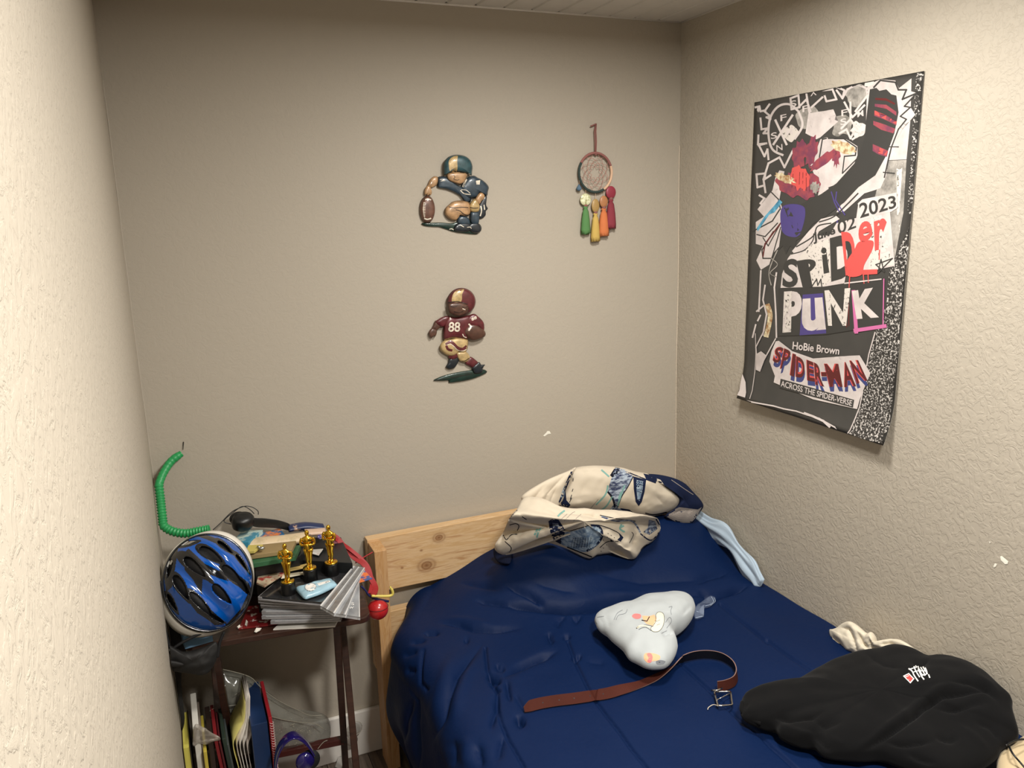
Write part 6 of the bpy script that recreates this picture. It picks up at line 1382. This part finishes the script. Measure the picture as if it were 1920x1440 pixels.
# clear plastic bag with glitter
cbg = empty('plastic_bag', atY(500, 1350, -.12), 'large clear plastic bag with silver glitter behind the row of books', 'bag')
cm = clear('clear_bag_film', (0.36, 0.36, 0.31, 1), 0.5, 0.14)
bagO = [(402, 1255), (425, 1256), (450, 1263), (472, 1272), (488, 1288), (505, 1300), (522, 1312), (540, 1325), (560, 1333), (585, 1341), (610, 1341), (620, 1362), (616, 1392), (596, 1404), (560, 1408), (520, 1405), (470, 1395), (420, 1378), (392, 1372), (384, 1352), (392, 1335), (402, 1326), (400, 1290)]
bag_o = blob('bag_film', [atY(x, y, -.13) for x, y in bagO], (0, -1, .2), .05, .05, cm, cbg, rings=26, seg=120, power=2.2, disp=lambda v, a, b: .012*nz(v, 12)+.006*nz(v, 34))
fe = mat('film_edge_light', rgb(170, 166, 150), .3)
for L in ([(402, 1252), (440, 1260), (470, 1270), (486, 1286), (505, 1302), (530, 1318), (560, 1332), (580, 1341), (604, 1341)], [(384, 1356), (388, 1340), (400, 1329), (420, 1325), (455, 1320)], [(392, 1352), (402, 1340), (430, 1334)], [(484, 1330), (505, 1342), (530, 1349), (560, 1354), (590, 1357), (606, 1366)], [(596, 1404), (606, 1392), (614, 1388)]):
    MB().add(*tubeg(cr([atY(x, y, -.185) for x, y in L], 40), .0011, 5)).build('bright_film_fold', fe, cbg)
mb = MB(); rg = random.Random(11)
for k in range(120):
    cx, cy, s_ = rg.choice([(540, 1365, 22), (560, 1368, 25), (452, 1300, 10), (520, 1350, 30), (548, 1385, 22), (500, 1328, 14), (575, 1372, 15)])
    x, y = rg.gauss(cx, s_*.6), rg.gauss(cy, s_*.35)
    if not (400 < x < 612 and 1290 < y < 1400): continue
    mb.add(*ell(atY(x, y, -.19-.004*rg.random()), (.0010*rg.uniform(.6, 1.5),)*3, 6, 4))
mb.build('glitter', mat('silver_glitter', rgb(250, 246, 225), .1, metal=.6), cbg)['kind'] = 'stuff'
# crumpled plastic over the books
o = blob('plastic_scrap', [atY(x, y, -.345) for x, y in [z4(265, 900), z4(280, 780), z4(330, 765), z4(400, 800), z4(460, 850), z4(560, 890), z4(600, 940), z4(520, 960), z4(420, 1000), z4(330, 980), z4(270, 1020)]], (0, -.6, .8), .02, .012, clear('grey_film', (.45, .40, .34, 1), .55, .3), rings=14, seg=70, disp=lambda v, a, b: .012*nz(v, 40)+.008*nz(v, 90))
tag(o, 'crumpled greyish plastic wrap lying over the tops of the standing folders', 'plastic wrap')
# things against the baseboard right of the table legs
cl = empty('plastic_tub', atY(664, 1362, -.03), 'small translucent plastic tub by the baseboard behind the table legs', 'tub')
c = atY(666, 1365, -.04); r = .023
MB().add(*tubeg([c+Vector((math.cos(t)*r, .004*math.sin(t), math.sin(t)*r)) for t in np.linspace(0, 6.29, 33)], .0015, 6)).build('rim', mat('lid_rim', rgb(176, 170, 158), .3), cl)
MB().add(*ell(c, (r*.98, .004, r*.98), 24, 8)).build('disc', clear('lid_film', (.5, .48, .44, 1), .45, .2), cl)
c = atY(660, 1388, -.05); MB().add(*ell(c, (.020, .008, .020), 20, 10)).build('cup', clear('cup_film', (.35, .3, .26, 1), .55, .2), cl)
slab('paper_strip', [(628, 1438), (640, 1442), (646, 1412), (637, 1410)], .02, .002, plain('strip', (170, 166, 160)), 'narrow pale paper strip on the floor between the table legs', 'paper')

o = MB().add(*tubeg(cr([on_bed(1884, 1392, .02)+Vector((0, 0, .02)), atZ(1896, 1408, .665), atZ(1915, 1432, .655), atZ(1935, 1455, .65)], 16), .0022, 6)).add(*tubeg(cr([atZ(1886, 1398, .665), atZ(1905, 1388, .665), atZ(1925, 1386, .66)], 12), .0022, 6)).build('charging_cable', blkh)
tag(o, 'thin black cord over the beige pillow past the black sweatshirt', 'cord')
for v in o.data.vertices: v.co.x = min(v.co.x, -.004)
